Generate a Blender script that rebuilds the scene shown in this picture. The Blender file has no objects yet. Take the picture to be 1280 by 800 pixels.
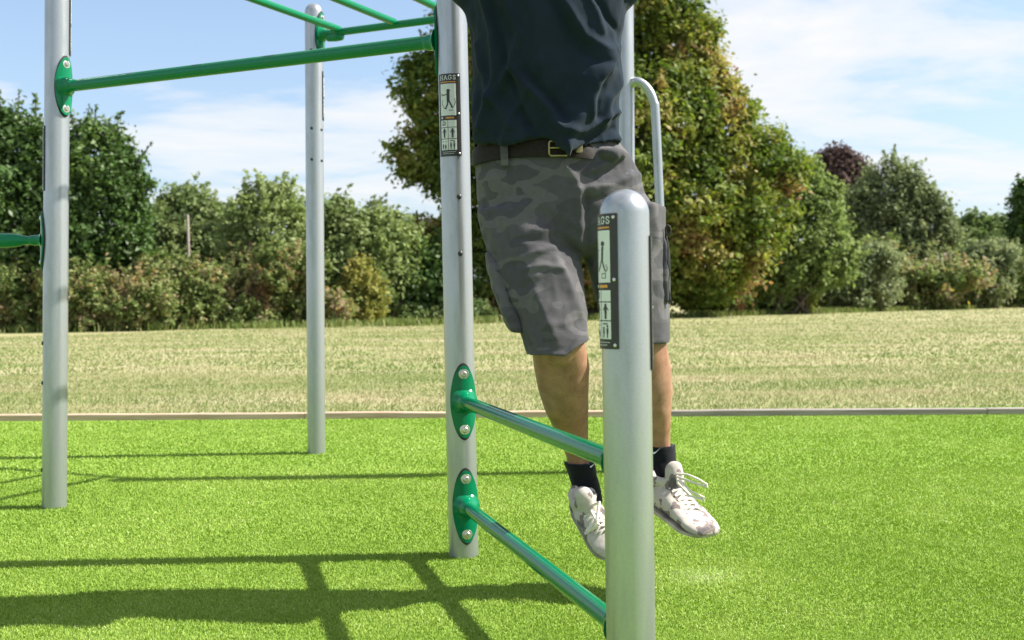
import bpy, bmesh, math, random
import numpy as np
from mathutils import Vector, Matrix, noise
PI = math.pi
rad = math.radians
rng = np.random.default_rng(7)
random.seed(7)
sc = bpy.context.scene
COL = sc.collection

# ------------------------------------------------------------------ camera model
FPX, HCAM, ROLL = 1400.0, 0.78, rad(0.6)
PITCH = math.atan(30 / FPX)

def at(px, py, Y):
    """real-world point seen at photo pixel (1280x800) at distance Y"""
    dx, dy = px - 640, py - 400
    a = dx * math.cos(ROLL) - dy * math.sin(ROLL)
    b = dx * math.sin(ROLL) + dy * math.cos(ROLL)
    ry = FPX * math.cos(PITCH) - b * math.sin(PITCH)
    rz = -FPX * math.sin(PITCH) - b * math.cos(PITCH)
    k = Y / ry
    return Vector((a * k, Y, HCAM + rz * k))

cam = bpy.data.cameras.new('camera')
cam.lens = 36 * FPX / 1280
cam.sensor_width = 36
cam.clip_end = 2000
cam.clip_start = 0.05
cam.dof.use_dof = True
cam.dof.focus_distance = 2.95
cam.dof.aperture_fstop = 5.8
camo = bpy.data.objects.new('camera', cam)
COL.objects.link(camo)
camo.matrix_world = Matrix.Translation((0, 0, HCAM)) @ Matrix.Rotation(rad(90) - PITCH, 4, 'X') @ Matrix.Rotation(-ROLL, 4, 'Z')
sc.camera = camo

# ------------------------------------------------------------------ light
SUN_EL, SUN_AZ = rad(45), rad(2.5)          # azimuth counted from +X towards +Y
sd = Vector((math.cos(SUN_EL) * math.cos(SUN_AZ), math.cos(SUN_EL) * math.sin(SUN_AZ), math.sin(SUN_EL)))
sl = bpy.data.lights.new('sun', 'SUN')
sl.energy = 5.0
sl.angle = rad(0.53)
sl.color = (1.0, 0.95, 0.86)
so = bpy.data.objects.new('sun', sl)
COL.objects.link(so)
so.rotation_euler = (-sd).to_track_quat('-Z', 'Y').to_euler()
so.location = sd * 30

def N(nt, kind, **kw):
    n = nt.nodes.new(kind)
    for k, v in kw.items():
        if k.startswith('i_'):
            key = k[2:]
            key = int(key) if key.isdigit() else key.replace('_', ' ')
            n.inputs[key].default_value = v
        else:
            setattr(n, k, v)
    return n

def ramp(nt, stops, interp='LINEAR'):
    n = nt.nodes.new('ShaderNodeValToRGB')
    cr = n.color_ramp
    cr.interpolation = interp
    while len(cr.elements) < len(stops):
        cr.elements.new(0.5)
    for e, (p, c) in zip(cr.elements, stops):
        e.position = p
        e.color = (c[0], c[1], c[2], 1) if len(c) == 3 else c
    return n

w = bpy.data.worlds.new('World')
sc.world = w
w.use_nodes = True
nt = w.node_tree
nt.nodes.clear()
L = nt.links.new
out = N(nt, 'ShaderNodeOutputWorld')
bg = N(nt, 'ShaderNodeBackground')
bg.inputs['Strength'].default_value = 0.094
sky = N(nt, 'ShaderNodeTexSky', sky_type='NISHITA')
sky.sun_disc = False
sky.sun_elevation = SUN_EL
sky.sun_rotation = rad(90) - SUN_AZ
sky.air_density = 1.0
sky.dust_density = 1.2
sky.ozone_density = 1.0
# clouds: noise on a flat layer overhead, seen along the view direction
tc = N(nt, 'ShaderNodeTexCoord')
sep = N(nt, 'ShaderNodeSeparateXYZ')
L(tc.outputs['Generated'], sep.inputs[0])
zz = N(nt, 'ShaderNodeMath', operation='ADD'); zz.inputs[1].default_value = 0.16
zc = N(nt, 'ShaderNodeMath', operation='MAXIMUM'); zc.inputs[1].default_value = 0.02
L(sep.outputs['Z'], zz.inputs[0]); L(zz.outputs[0], zc.inputs[0])
dx = N(nt, 'ShaderNodeMath', operation='DIVIDE'); dy = N(nt, 'ShaderNodeMath', operation='DIVIDE')
L(sep.outputs['X'], dx.inputs[0]); L(zc.outputs[0], dx.inputs[1])
L(sep.outputs['Y'], dy.inputs[0]); L(zc.outputs[0], dy.inputs[1])
cmb = N(nt, 'ShaderNodeCombineXYZ')
L(dx.outputs[0], cmb.inputs[0]); L(dy.outputs[0], cmb.inputs[1])
mp = N(nt, 'ShaderNodeMapping')
mp.inputs['Location'].default_value = (3.35, 0.6, 0)
mp.inputs['Rotation'].default_value = (0, 0, rad(14))
mp.inputs['Scale'].default_value = (0.8, 1.15, 1)
L(cmb.outputs[0], mp.inputs[0])
n1 = N(nt, 'ShaderNodeTexNoise', i_Scale=1.15, i_Detail=9.0, i_Roughness=0.58, i_Distortion=0.35)
L(mp.outputs[0], n1.inputs['Vector'])
cr = ramp(nt, [(0.455, (0, 0, 0)), (0.525, (0.60, 0.60, 0.60)), (0.64, (1, 1, 1))])
L(n1.outputs['Fac'], cr.inputs[0])
# whitish air near the horizon
hz = N(nt, 'ShaderNodeMapRange'); hz.inputs[1].default_value = 0.0; hz.inputs[2].default_value = 0.42
hz.inputs[3].default_value = 0.52; hz.inputs[4].default_value = 0.0
L(sep.outputs['Z'], hz.inputs[0])
mxh = N(nt, 'ShaderNodeMix', data_type='RGBA')
L(hz.outputs[0], mxh.inputs[0]); L(sky.outputs[0], mxh.inputs[6]); mxh.inputs[7].default_value = (2.25, 2.95, 4.15, 1)
mx = N(nt, 'ShaderNodeMix', data_type='RGBA')
L(cr.outputs[0], mx.inputs[0]); L(mxh.outputs[2], mx.inputs[6]); mx.inputs[7].default_value = (4.6, 4.65, 4.7, 1)
L(mx.outputs[2], bg.inputs['Color'])
L(bg.outputs[0], out.inputs[0])

vs = sc.view_settings
vs.view_transform = 'Standard'
vs.look = 'None'
vs.exposure = 1.17
vs.gamma = 1.0
vs.use_curve_mapping = False

# ------------------------------------------------------------------ materials
def mat(name):
    m = bpy.data.materials.new(name)
    m.use_nodes = True
    t = m.node_tree
    return m, t, t.nodes['Principled BSDF'], t.links.new

def plain(name, col, rough=0.5, metal=0.0, spec=0.5, coat=0.0, var=0.12, scale=40, bump=0.0):
    m, t, p, l = mat(name)
    tcx = N(t, 'ShaderNodeTexCoord')
    nz = N(t, 'ShaderNodeTexNoise', i_Scale=scale, i_Detail=4.0)
    l(tcx.outputs['Object'], nz.inputs['Vector'])
    a = tuple(c * (1 - var) for c in col); b = tuple(min(1, c * (1 + var)) for c in col)
    r = ramp(t, [(0.3, a), (0.7, b)])
    l(nz.outputs['Fac'], r.inputs[0]); l(r.outputs[0], p.inputs['Base Color'])
    p.inputs['Roughness'].default_value = rough
    p.inputs['Metallic'].default_value = metal
    p.inputs['Specular IOR Level'].default_value = spec
    p.inputs['Coat Weight'].default_value = coat
    p.inputs['Coat Roughness'].default_value = 0.025
    if bump:
        b_ = N(t, 'ShaderNodeBump', i_Strength=bump, i_Distance=0.002)
        l(nz.outputs['Fac'], b_.inputs['Height']); l(b_.outputs[0], p.inputs['Normal'])
    return m

def leafmat(name, stops, trans=0.35, rough=0.5, spec=0.3):
    rough, spec = rough + .12, spec * .55
    m, t, p, l = mat(name)
    at_ = N(t, 'ShaderNodeAttribute', attribute_name='tint')
    r = ramp(t, stops)
    l(at_.outputs['Fac'], r.inputs[0]); l(r.outputs[0], p.inputs['Base Color'])
    p.inputs['Roughness'].default_value = rough
    p.inputs['Specular IOR Level'].default_value = spec
    tr = N(t, 'ShaderNodeBsdfTranslucent')
    hs = N(t, 'ShaderNodeHueSaturation', i_Saturation=1.15, i_Value=1.5)
    l(r.outputs[0], hs.inputs['Color']); l(hs.outputs[0], tr.inputs['Color'])
    ms = N(t, 'ShaderNodeMixShader'); ms.inputs[0].default_value = trans
    l(p.outputs[0], ms.inputs[1]); l(tr.outputs[0], ms.inputs[2])
    l(ms.outputs[0], t.nodes['Material Output'].inputs['Surface'])
    return m

M = {}
M['steel'] = plain('grey_powder_coated_steel', (0.40, 0.42, 0.435), 0.29, 0.72, 0.5, 0.1, 0.05, 300, 0.03)
def smudge(m):
    t = m.node_tree; p = t.nodes['Principled BSDF']; l = t.links.new
    src = p.inputs['Base Color'].links[0].from_socket
    tcx = N(t, 'ShaderNodeTexCoord'); mpp = N(t, 'ShaderNodeMapping'); mpp.inputs['Scale'].default_value = (9, 9, 2.2)
    l(tcx.outputs['Object'], mpp.inputs[0])
    nz = N(t, 'ShaderNodeTexNoise', i_Scale=2.4, i_Detail=7.0, i_Roughness=.72); l(mpp.outputs[0], nz.inputs['Vector'])
    r = ramp(t, [(.40, (.74, .74, .73)), (.56, (1, 1, 1))]); l(nz.outputs['Fac'], r.inputs[0])
    mu = N(t, 'ShaderNodeMix', data_type='RGBA', blend_type='MULTIPLY'); mu.inputs[0].default_value = .4
    l(src, mu.inputs[6]); l(r.outputs[0], mu.inputs[7]); l(mu.outputs[2], p.inputs['Base Color'])
    r2 = ramp(t, [(.35, (.42, .42, .42)), (.6, (.28, .28, .28))]); l(nz.outputs['Fac'], r2.inputs[0]); l(r2.outputs[0], p.inputs['Roughness'])
smudge(M['steel'])
M['green'] = plain('green_powder_coat', (0.001, 0.160, 0.068), 0.13, 0.0, 0.30, 0.0, 0.06, 90)
M['gasket'] = plain('black_rubber', (0.018, 0.018, 0.02), 0.6)
M['bolt'] = plain('stainless_bolt', (0.62, 0.60, 0.57), 0.3, 0.9, var=0.05)
M['plug'] = plain('black_plastic', (0.02, 0.02, 0.022), 0.45)
M['sign_black'] = plain('sign_black', (0.022, 0.020, 0.018), 0.4, var=0.1)
M['sign_white'] = plain('sign_white', (0.62, 0.64, 0.62), 0.4, var=0.04)
M['sign_orange'] = plain('sign_orange', (0.62, 0.27, 0.03), 0.45)
M['skin'] = plain('tanned_skin', (0.325, 0.182, 0.115), 0.55, 0, 0.35, 0, 0.20, 32, 0.25)
def hairy(m):
    t = m.node_tree; p = t.nodes['Principled BSDF']; l = t.links.new
    src = p.inputs['Base Color'].links[0].from_socket
    tcx = N(t, 'ShaderNodeTexCoord'); mpp = N(t, 'ShaderNodeMapping'); mpp.inputs['Scale'].default_value = (330, 330, 60)
    l(tcx.outputs['Object'], mpp.inputs[0])
    nz = N(t, 'ShaderNodeTexNoise', i_Scale=1.0, i_Detail=3.0); l(mpp.outputs[0], nz.inputs['Vector'])
    r = ramp(t, [(.36, (.50, .46, .44)), (.47, (1, 1, 1))]); l(nz.outputs['Fac'], r.inputs[0])
    big = N(t, 'ShaderNodeTexNoise', i_Scale=11.0, i_Detail=5.0, i_Roughness=.6); l(tcx.outputs['Object'], big.inputs['Vector'])
    r2 = ramp(t, [(.35, (.86, .74, .70)), (.6, (1.0, 1.0, 1.0))]); l(big.outputs['Fac'], r2.inputs[0])
    a = N(t, 'ShaderNodeMix', data_type='RGBA', blend_type='MULTIPLY'); a.inputs[0].default_value = .38
    b = N(t, 'ShaderNodeMix', data_type='RGBA', blend_type='MULTIPLY'); b.inputs[0].default_value = .8
    l(src, a.inputs[6]); l(r.outputs[0], a.inputs[7]); l(a.outputs[2], b.inputs[6]); l(r2.outputs[0], b.inputs[7]); l(b.outputs[2], p.inputs['Base Color'])
hairy(M['skin'])
M['skin'].node_tree.nodes['Principled BSDF'].inputs['Subsurface Weight'].default_value = 0.08
M['skin'].node_tree.nodes['Principled BSDF'].inputs['Subsurface Radius'].default_value = (0.012, 0.005, 0.003)
M['hair'] = plain('dark_hair', (0.03, 0.02, 0.014), 0.5, var=0.4, scale=200)
M['eye'] = plain('eye_white', (0.7, 0.7, 0.68), 0.2)
M['belt'] = plain('brown_leather', (0.014, 0.010, 0.0065), 0.65, 0, 0.2, var=0.3, scale=120, bump=0.3)
M['brass'] = plain('aged_brass', (0.30, 0.25, 0.13), 0.42, 0.85)
M['band'] = plain('pale_waistband', (0.20, 0.21, 0.27), 0.8)
M['sole'] = plain('pale_rubber_sole', (0.36, 0.32, 0.28), 0.6, var=.35, scale=30)
M['lace'] = plain('cream_laces', (0.66, 0.61, 0.54), 0.8, bump=0.3)
M['logo'] = plain('white_thread', (0.62, 0.66, 0.7), 0.7)

def cloth(name, base, scale=900, rough=0.9, sheen=0.1):
    m, t, p, l = mat(name)
    tcx = N(t, 'ShaderNodeTexCoord')
    nz = N(t, 'ShaderNodeTexNoise', i_Scale=14.0, i_Detail=5.0, i_Roughness=0.6)
    l(tcx.outputs['Object'], nz.inputs['Vector'])
    r = ramp(t, [(0.3, tuple(c * .85 for c in base)), (0.7, tuple(c * 1.15 for c in base))])
    l(nz.outputs['Fac'], r.inputs[0]); l(r.outputs[0], p.inputs['Base Color'])
    p.inputs['Roughness'].default_value = rough
    p.inputs['Sheen Weight'].default_value = sheen
    p.inputs['Specular IOR Level'].default_value = 0.08
    fine = N(t, 'ShaderNodeTexNoise', i_Scale=float(scale), i_Detail=2.0)
    l(tcx.outputs['Object'], fine.inputs['Vector'])
    wr = N(t, 'ShaderNodeTexNoise', i_Scale=26.0, i_Detail=4.0, i_Distortion=0.8)
    l(tcx.outputs['Object'], wr.inputs['Vector'])
    b1 = N(t, 'ShaderNodeBump', i_Strength=0.28, i_Distance=0.004)
    b2 = N(t, 'ShaderNodeBump', i_Strength=0.3, i_Distance=0.0008)
    l(wr.outputs['Fac'], b1.inputs['Height']); l(fine.outputs['Fac'], b2.inputs['Height'])
    l(b1.outputs[0], b2.inputs['Normal']); l(b2.outputs[0], p.inputs['Normal'])
    return m, t, p, l, tcx, r
M['shirt'] = cloth('dark_navy_jersey', (0.0135, 0.0215, 0.0325), rough=1.0, sheen=0.04)[0]
M['sock'] = cloth('black_knit', (0.010, 0.011, 0.014), 600)[0]
def camo(name, cols, scale, stretch, seed):
    m, t, p, l, tcx, r = cloth(name, (0.1, 0.1, 0.1))
    mpp = N(t, 'ShaderNodeMapping'); mpp.inputs['Scale'].default_value = stretch; mpp.inputs['Location'].default_value = (seed, seed * .7, 0)
    l(tcx.outputs['Object'], mpp.inputs[0])
    nz = N(t, 'ShaderNodeTexNoise', i_Scale=scale, i_Detail=2.5, i_Roughness=0.45)
    l(mpp.outputs[0], nz.inputs['Vector'])
    cr_ = ramp(t, cols, 'CONSTANT')
    l(nz.outputs['Fac'], cr_.inputs[0])
    # a little wear on top of the print
    mu = N(t, 'ShaderNodeMix', data_type='RGBA', blend_type='MULTIPLY'); mu.inputs[0].default_value = 0.5
    nw = N(t, 'ShaderNodeTexNoise', i_Scale=60.0, i_Detail=4.0)
    l(tcx.outputs['Object'], nw.inputs['Vector'])
    rw = ramp(t, [(0.3, (0.7, 0.7, 0.7)), (0.7, (1, 1, 1))])
    l(nw.outputs['Fac'], rw.inputs[0])
    l(cr_.outputs[0], mu.inputs[6]); l(rw.outputs[0], mu.inputs[7])
    l(mu.outputs[2], p.inputs['Base Color'])
    return m
M['shorts'] = camo('grey_camouflage_cotton', [(0.0, (0.068, 0.066, 0.072)), (0.43, (0.084, 0.081, 0.087)), (0.52, (0.112, 0.107, 0.112)), (0.60, (0.070, 0.069, 0.076))], 6.5, (0.8, 0.8, 1.7), 2.0)
M['shoe'] = camo('white_blotched_canvas', [(0.0, (0.50, 0.455, 0.41)), (0.53, (0.22, 0.18, 0.17)), (0.63, (0.13, 0.115, 0.12))], 30.0, (1, 1, 1), 5.0)

# ------------------------------------------------------------------ mesh helpers
class MB:
    def __init__(s): s.v = []; s.f = []
    def add(s, V, F):
        o = len(s.v)
        s.v += [Vector(p) for p in V]
        s.f += [tuple(i + o for i in f) for f in F]
    def loft(s, rings, cap=True):
        """rings: list of lists of points, equal length"""
        n = len(rings[0]); V = [p for r in rings for p in r]; F = []
        for i in range(len(rings) - 1):
            for j in range(n):
                k = (j + 1) % n
                F.append((i * n + j, i * n + k, (i + 1) * n + k, (i + 1) * n + j))
        if cap:
            F.append(tuple(range(n - 1, -1, -1)))
            b = (len(rings) - 1) * n
            F.append(tuple(b + j for j in range(n)))
        s.add(V, F)
    def ell(s, secs, n=32, power=2.0):
        """secs: (cx,cy,cz,rx,ry) ellipses in horizontal planes"""
        R = []
        for (cx, cy, cz, rx, ry) in secs:
            r = []
            for j in range(n):
                a = 2 * PI * j / n
                c, q = math.cos(a), math.sin(a)
                e = 2 / power
                r.append((cx + rx * math.copysign(abs(c) ** e, c), cy + ry * math.copysign(abs(q) ** e, q), cz))
            R.append(r)
        s.loft(R)
    def tube(s, pts, r, n=20, cap=True):
        pts = [Vector(p) for p in pts]
        if not hasattr(r, '__len__'): r = [r] * len(pts)
        up = None; R = []
        for i, p in enumerate(pts):
            d = (pts[min(i + 1, len(pts) - 1)] - pts[max(i - 1, 0)])
            if d.length < 1e-9: d = Vector((0, 0, 1))
            d.normalize()
            if up is None:
                up = Vector((0, 0, 1)) if abs(d.z) < 0.9 else Vector((0, -1, 0))
            x = up.cross(d); x.normalize(); y = d.cross(x); up = y
            R.append([p + x * (r[i] * math.cos(2 * PI * j / n)) + y * (r[i] * math.sin(2 * PI * j / n)) for j in range(n)])
        s.loft(R, cap)
    def lathe(s, c, ax, prof, n=20):
        c = Vector(c); ax = Vector(ax).normalized()
        pts = [c + ax * h for h, _ in prof]
        x = (Vector((0, 0, 1)) if abs(ax.z) < .9 else Vector((0, 1, 0))).cross(ax).normalized(); y = ax.cross(x)
        s.loft([[c + ax * h + x * (rr * math.cos(2 * PI * j / n)) + y * (rr * math.sin(2 * PI * j / n)) for j in range(n)] for h, rr in prof])
    def ball(s, c, r, n=16, m=10, mtx=None):
        c = Vector(c)
        if not hasattr(r, '__len__'): r = (r, r, r)
        R = []
        for i in range(m + 1):
            a = -PI / 2 + PI * (0.02 + 0.96 * i / m)
            ring = [Vector((r[0] * math.cos(a) * math.cos(2 * PI * j / n), r[1] * math.cos(a) * math.sin(2 * PI * j / n), r[2] * math.sin(a))) for j in range(n)]
            if mtx is not None: ring = [mtx @ q for q in ring]
            R.append([c + q for q in ring])
        s.loft(R)
    def box(s, a, b):
        (x0, y0, z0), (x1, y1, z1) = a, b
        s.add([(x0, y0, z0), (x1, y0, z0), (x1, y1, z0), (x0, y1, z0), (x0, y0, z1), (x1, y0, z1), (x1, y1, z1), (x0, y1, z1)],
              [(0, 3, 2, 1), (4, 5, 6, 7), (0, 1, 5, 4), (1, 2, 6, 5), (2, 3, 7, 6), (3, 0, 4, 7)])

def root_of(o):
    while o.parent: o = o.parent
    return o

def link(name, me, m, parent=None, smooth=True, sharp=None):
    o = bpy.data.objects.new(name, me)
    COL.objects.link(o)
    if m is not None:
        me.materials.clear(); me.materials.append(m)
    if smooth:
        me.polygons.foreach_set('use_smooth', [True] * len(me.polygons))
        if sharp: me.set_sharp_from_angle(angle=rad(sharp))
    if parent is not None:
        me.transform(Matrix.Translation(-root_of(parent).location))
        o.parent = parent
    return o

def obj(name, mb, m, parent=None, smooth=True, sharp=40):
    me = bpy.data.meshes.new(name)
    me.from_pydata(mb.v, [], mb.f)
    bm = bmesh.new(); bm.from_mesh(me)
    bmesh.ops.recalc_face_normals(bm, faces=bm.faces)
    bm.to_mesh(me); bm.free()
    return link(name, me, m, parent, smooth, sharp)

def tag(o, label=None, cat=None, group=None, kind=None):
    for k, v in (('label', label), ('category', cat), ('group', group), ('kind', kind)):
        if v: o[k] = v
    return o

def thing(name, loc, label, cat, group=None):
    o = bpy.data.objects.new(name, None)
    o.empty_display_size = 0.1
    COL.objects.link(o); o.location = loc
    return tag(o, label, cat, group)

def remeshed(mb, voxel, smooth=4, fn=None, post=3):
    """weld overlapping closed shells into one continuous surface; fn(co, no) -> co reshapes it"""
    me = bpy.data.meshes.new('tmp'); me.from_pydata(mb.v, [], mb.f)
    bm = bmesh.new(); bm.from_mesh(me); bmesh.ops.recalc_face_normals(bm, faces=bm.faces); bm.to_mesh(me); bm.free()
    o = bpy.data.objects.new('tmp', me); COL.objects.link(o)
    md = o.modifiers.new('r', 'REMESH'); md.mode = 'VOXEL'; md.voxel_size = voxel
    if smooth:
        ms = o.modifiers.new('s', 'SMOOTH'); ms.factor = 0.5; ms.iterations = smooth
    dg = bpy.context.evaluated_depsgraph_get()
    res = bpy.data.meshes.new_from_object(o.evaluated_get(dg))
    bpy.data.objects.remove(o); bpy.data.meshes.remove(me)
    if fn:
        n = len(res.vertices)
        co = np.empty(n * 3); res.vertices.foreach_get('co', co); co = co.reshape(-1, 3)
        no = np.empty(n * 3); res.vertex_normals.foreach_get('vector', no); no = no.reshape(-1, 3)
        co = fn(co, no)
        ed = np.empty(len(res.edges) * 2, dtype=np.int32); res.edges.foreach_get('vertices', ed); ed = ed.reshape(-1, 2)
        dg_ = np.zeros(n); np.add.at(dg_, ed.ravel(), 1)
        for _ in range(post):
            ac = np.zeros_like(co); np.add.at(ac, ed[:, 0], co[ed[:, 1]]); np.add.at(ac, ed[:, 1], co[ed[:, 0]])
            co = .5 * co + .5 * ac / np.maximum(1, dg_)[:, None]
        res.vertices.foreach_set('co', co.ravel())
        res.update()
    return res

def bulk(name, V, F, tint, m, parent=None, smooth=False):
    """big mesh of quads from numpy arrays; tint per vertex"""
    me = bpy.data.meshes.new(name)
    k = F.shape[1]
    me.vertices.add(len(V)); me.vertices.foreach_set('co', V.astype(np.float32).ravel())
    me.loops.add(F.size); me.loops.foreach_set('vertex_index', F.astype(np.int32).ravel())
    me.polygons.add(len(F)); me.polygons.foreach_set('loop_start', np.arange(0, F.size, k, dtype=np.int32))
    me.update(calc_edges=True)
    a = me.attributes.new('tint', 'FLOAT', 'POINT'); a.data.foreach_set('value', tint.astype(np.float32))
    return link(name, me, m, parent, smooth, None)

# ------------------------------------------------------------------ climbing frame
POST_R = 0.045
frame = thing('climbing_frame', (-0.62, 4.4, 0), 'grey steel outdoor climbing frame with green bars standing on the artificial turf', 'climbing frame')

class Post:
    def __init__(s, base, top, h):
        s.b = Vector(base); d = Vector(top) - s.b
        s.ax = d.normalized(); s.h = h
        s.th0 = math.atan2(-s.b.y, -s.b.x)       # direction towards the camera
        s.e0 = Vector((math.cos(s.th0), math.sin(s.th0), 0))
        s.e1 = Vector((-math.sin(s.th0), math.cos(s.th0), 0))   # + = towards the right seen from the camera
    def c(s, z): return s.b + s.ax * (z / s.ax.z)
    def on(s, deg, z, r=POST_R):
        """point on the skin, deg = angle from the camera-facing line, + to the right"""
        a = rad(deg)
        return s.c(z) + s.e0 * (r * math.cos(a)) + s.e1 * (r * math.sin(a))
    def out(s, deg):
        a = rad(deg); return s.e0 * math.cos(a) + s.e1 * math.sin(a)
    def deg_to(s, p):
        d = Vector(p) - s.c(Vector(p).z)
        return math.degrees(math.atan2(d.dot(s.e1), d.dot(s.e0)))
    def build(s):
        mb = MB()
        prof = [(-0.05, POST_R), (s.h - POST_R, POST_R)]
        prof += [(s.h - POST_R + POST_R * math.sin(a), max(0.001, POST_R * math.cos(a))) for a in [rad(x) for x in range(8, 91, 8)]] + [(s.h, 0.0008)]
        c = s.b
        mb.loft([[c + s.ax * h + s.e0 * (r * math.cos(2 * PI * j / 48)) + s.e1 * (r * math.sin(2 * PI * j / 48)) for j in range(48)] for h, r in prof])
        s.o = obj('post', mb, M['steel'], frame, sharp=60)
        return s.o

P1 = Post((-1.751, 4.251, 0), (-1.702, 4.251, 1.914), 2.25)
P2 = Post((-0.998, 5.661, 0), (-0.980, 5.661, 2.245), 2.26)
P3 = Post((-0.154, 3.383, 0), (-0.171, 3.383, 1.67), 2.25)
P4 = Post((0.505, 4.961, 0), (0.504, 4.961, 2.078), 2.25)
P5 = Post((0.214, 2.05, 0), (0.207, 2.05, 0.971), 0.973)
for p in (P1, P2, P3, P4, P5): p.build()

def wrap_patch(post, deg, z, outline, r0, r1):
    """closed slab wrapped round a post; outline = function (rho 0..1, angle) -> (arc m, dz)"""
    mb = MB(); nr, na = 6, 40; V = []; F = []
    for r in (r1, r0):
        for i in range(nr + 1):
            for j in range(na):
                s_, dz = outline(i / nr, 2 * PI * j / na)
                V.append(post.on(deg + math.degrees(s_ / POST_R), z + dz, r))
    def ix(l, i, j): return l * (nr + 1) * na + i * na + j % na
    for i in range(nr):
        for j in range(na):
            F.append((ix(0, i, j), ix(0, i + 1, j), ix(0, i + 1, j + 1), ix(0, i, j + 1)))
    for j in range(na):
        F.append((ix(0, nr, j), ix(1, nr, j), ix(1, nr, j + 1), ix(0, nr, j + 1)))
    mb.add(V, F)
    return mb

def bolt(post, deg, z, r, parent):
    mb = MB(); c = post.on(deg, z, POST_R + 0.006); a = post.out(deg)
    mb.lathe(c, a, [(-0.004, 0.0160), (0.002, 0.0160), (0.0034, 0.0150), (0.0036, 0.0098), (0.007, 0.0092), (0.0095, 0.0065), (0.0096, 0.0040), (0.0055, 0.0038)], 20)
    o = obj('bolt', mb, M['bolt'], parent)
    return o

def flange(post, deg, z, bar, boss=0.030, a=0.037, b=0.108):
    lens = lambda rho, t, k=1.0: (a * k * rho * math.cos(t) * (1 - 0.12 * math.sin(t) ** 2), b * k * rho * math.sin(t))
    fl = obj('flange', wrap_patch(post, deg, z, lens, POST_R + 0.0035, POST_R + 0.0095), M['green'], frame, sharp=50)
    gk = obj('gasket', wrap_patch(post, deg, z, lambda r, t: lens(r, t, 1.07), POST_R - 0.001, POST_R + 0.0035), M['gasket'], fl, sharp=50)
    # flared socket running into the bar
    ax = post.out(deg); c = post.on(deg, z, POST_R + 0.004)
    mb = MB()
    mb.lathe(c, ax, [(0, boss + 0.012), (0.006, boss + 0.004), (0.016, boss - 0.003), (0.03, bar + 0.004), (0.045, bar + 0.0015), (0.05, bar - 0.002)], 28)
    obj('socket', mb, M['green'], fl, sharp=60)
    for s_ in (-1, 1): bolt(post, deg, z + s_ * b * 0.77, POST_R, fl)
    return fl

def crossbar(pa, za, pb, zb, r, fa=True, fb=True):
    ca, cb = pa.c(za), pb.c(zb)
    d = (cb - ca).normalized()
    mb = MB(); mb.tube([ca + d * (POST_R + .004), ca.lerp(cb, .5), cb - d * (POST_R + .004)], r, 32)
    o = obj('crossbar', mb, M['green'], frame)
    if fa: flange(pa, pa.deg_to(ca + d), za, r)
    if fb: flange(pb, pb.deg_to(cb - d), zb, r, a=.026 if pb is P5 else .037, boss=.024 if pb is P5 else .030)
    return o

crossbar(P1, 1.585, P3, 1.553, 0.0215)                      # pull-up bar
# wall-bar rails between the tall post and the short front post
crossbar(P3, 0.466, P5, 0.466, 0.0195)
crossbar(P3, 0.152, P5, 0.152, 0.0195)
# horizontal ladder: two rails and rungs
ZL = 2.10
crossbar(P2, ZL, P4, ZL, 0.0185)
crossbar(P1, ZL + .02, P3, ZL, 0.0185)
A, B = P2.c(ZL), P4.c(ZL); C_, D = P1.c(ZL), P3.c(ZL)
ln = (B - A).length; u = (B - A) / ln
k = 0.155
while k < ln - 0.08:
    pa = A + u * k; t = k / ln
    pb = C_.lerp(D, t)
    mb = MB(); d = (pb - pa).normalized()
    mb.tube([pa + Vector((0, 0, .012)) + d * 0.004, pa.lerp(pb, .5) + Vector((0, 0, .012)), pb + Vector((0, 0, .012)) - d * .004], 0.0175, 24)
    obj('rung', mb, M['green'], frame)
    k += 0.318
# clamp under the ladder rail at the far post
mb = MB(); cp = A + u * 0.135 + Vector((0, 0, -0.022))
mb.lathe(cp - u * .055, u, [(0, .008), (0.004, .018), (.05, .022), (.085, .020), (.094, .013), (.0945, .004)], 20)
obj('clamp', mb, M['green'], frame)
# hanging bar that carries on past the tall post, gripped by the person
HB0 = P3.c(2.13); HBD = Vector((0.82, -0.572, 0)).normalized(); HBL = 0.95
mb = MB(); mb.tube([HB0 + HBD * .04, HB0 + HBD * .5, HB0 + HBD * HBL], 0.017, 24)
hb = obj('hanging_bar', mb, M['green'], frame)
mb = MB(); mb.ball(HB0 + HBD * HBL, 0.0215); obj('end_cap', mb, M['plug'], hb)
flange(P3, P3.deg_to(HB0 + HBD), 2.13, 0.017)
# grip handle on the left post
hd = P1.deg_to(P1.c(1.01) + Vector((-1, -0.06, 0)))
flange(P1, hd, 1.01, 0.0165, 0.022)
g0 = P1.on(hd, 1.01); gd = P1.out(hd)
mb = MB(); mb.lathe(g0, gd, [(0.004, .0155), (.06, .0155), (.075, .018), (.10, .0245), (.14, .0275), (.40, .0275), (.445, .024), (.46, .014), (.463, .002)], 28)
obj('grip_handle', mb, M['green'], frame, sharp=70)
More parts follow.
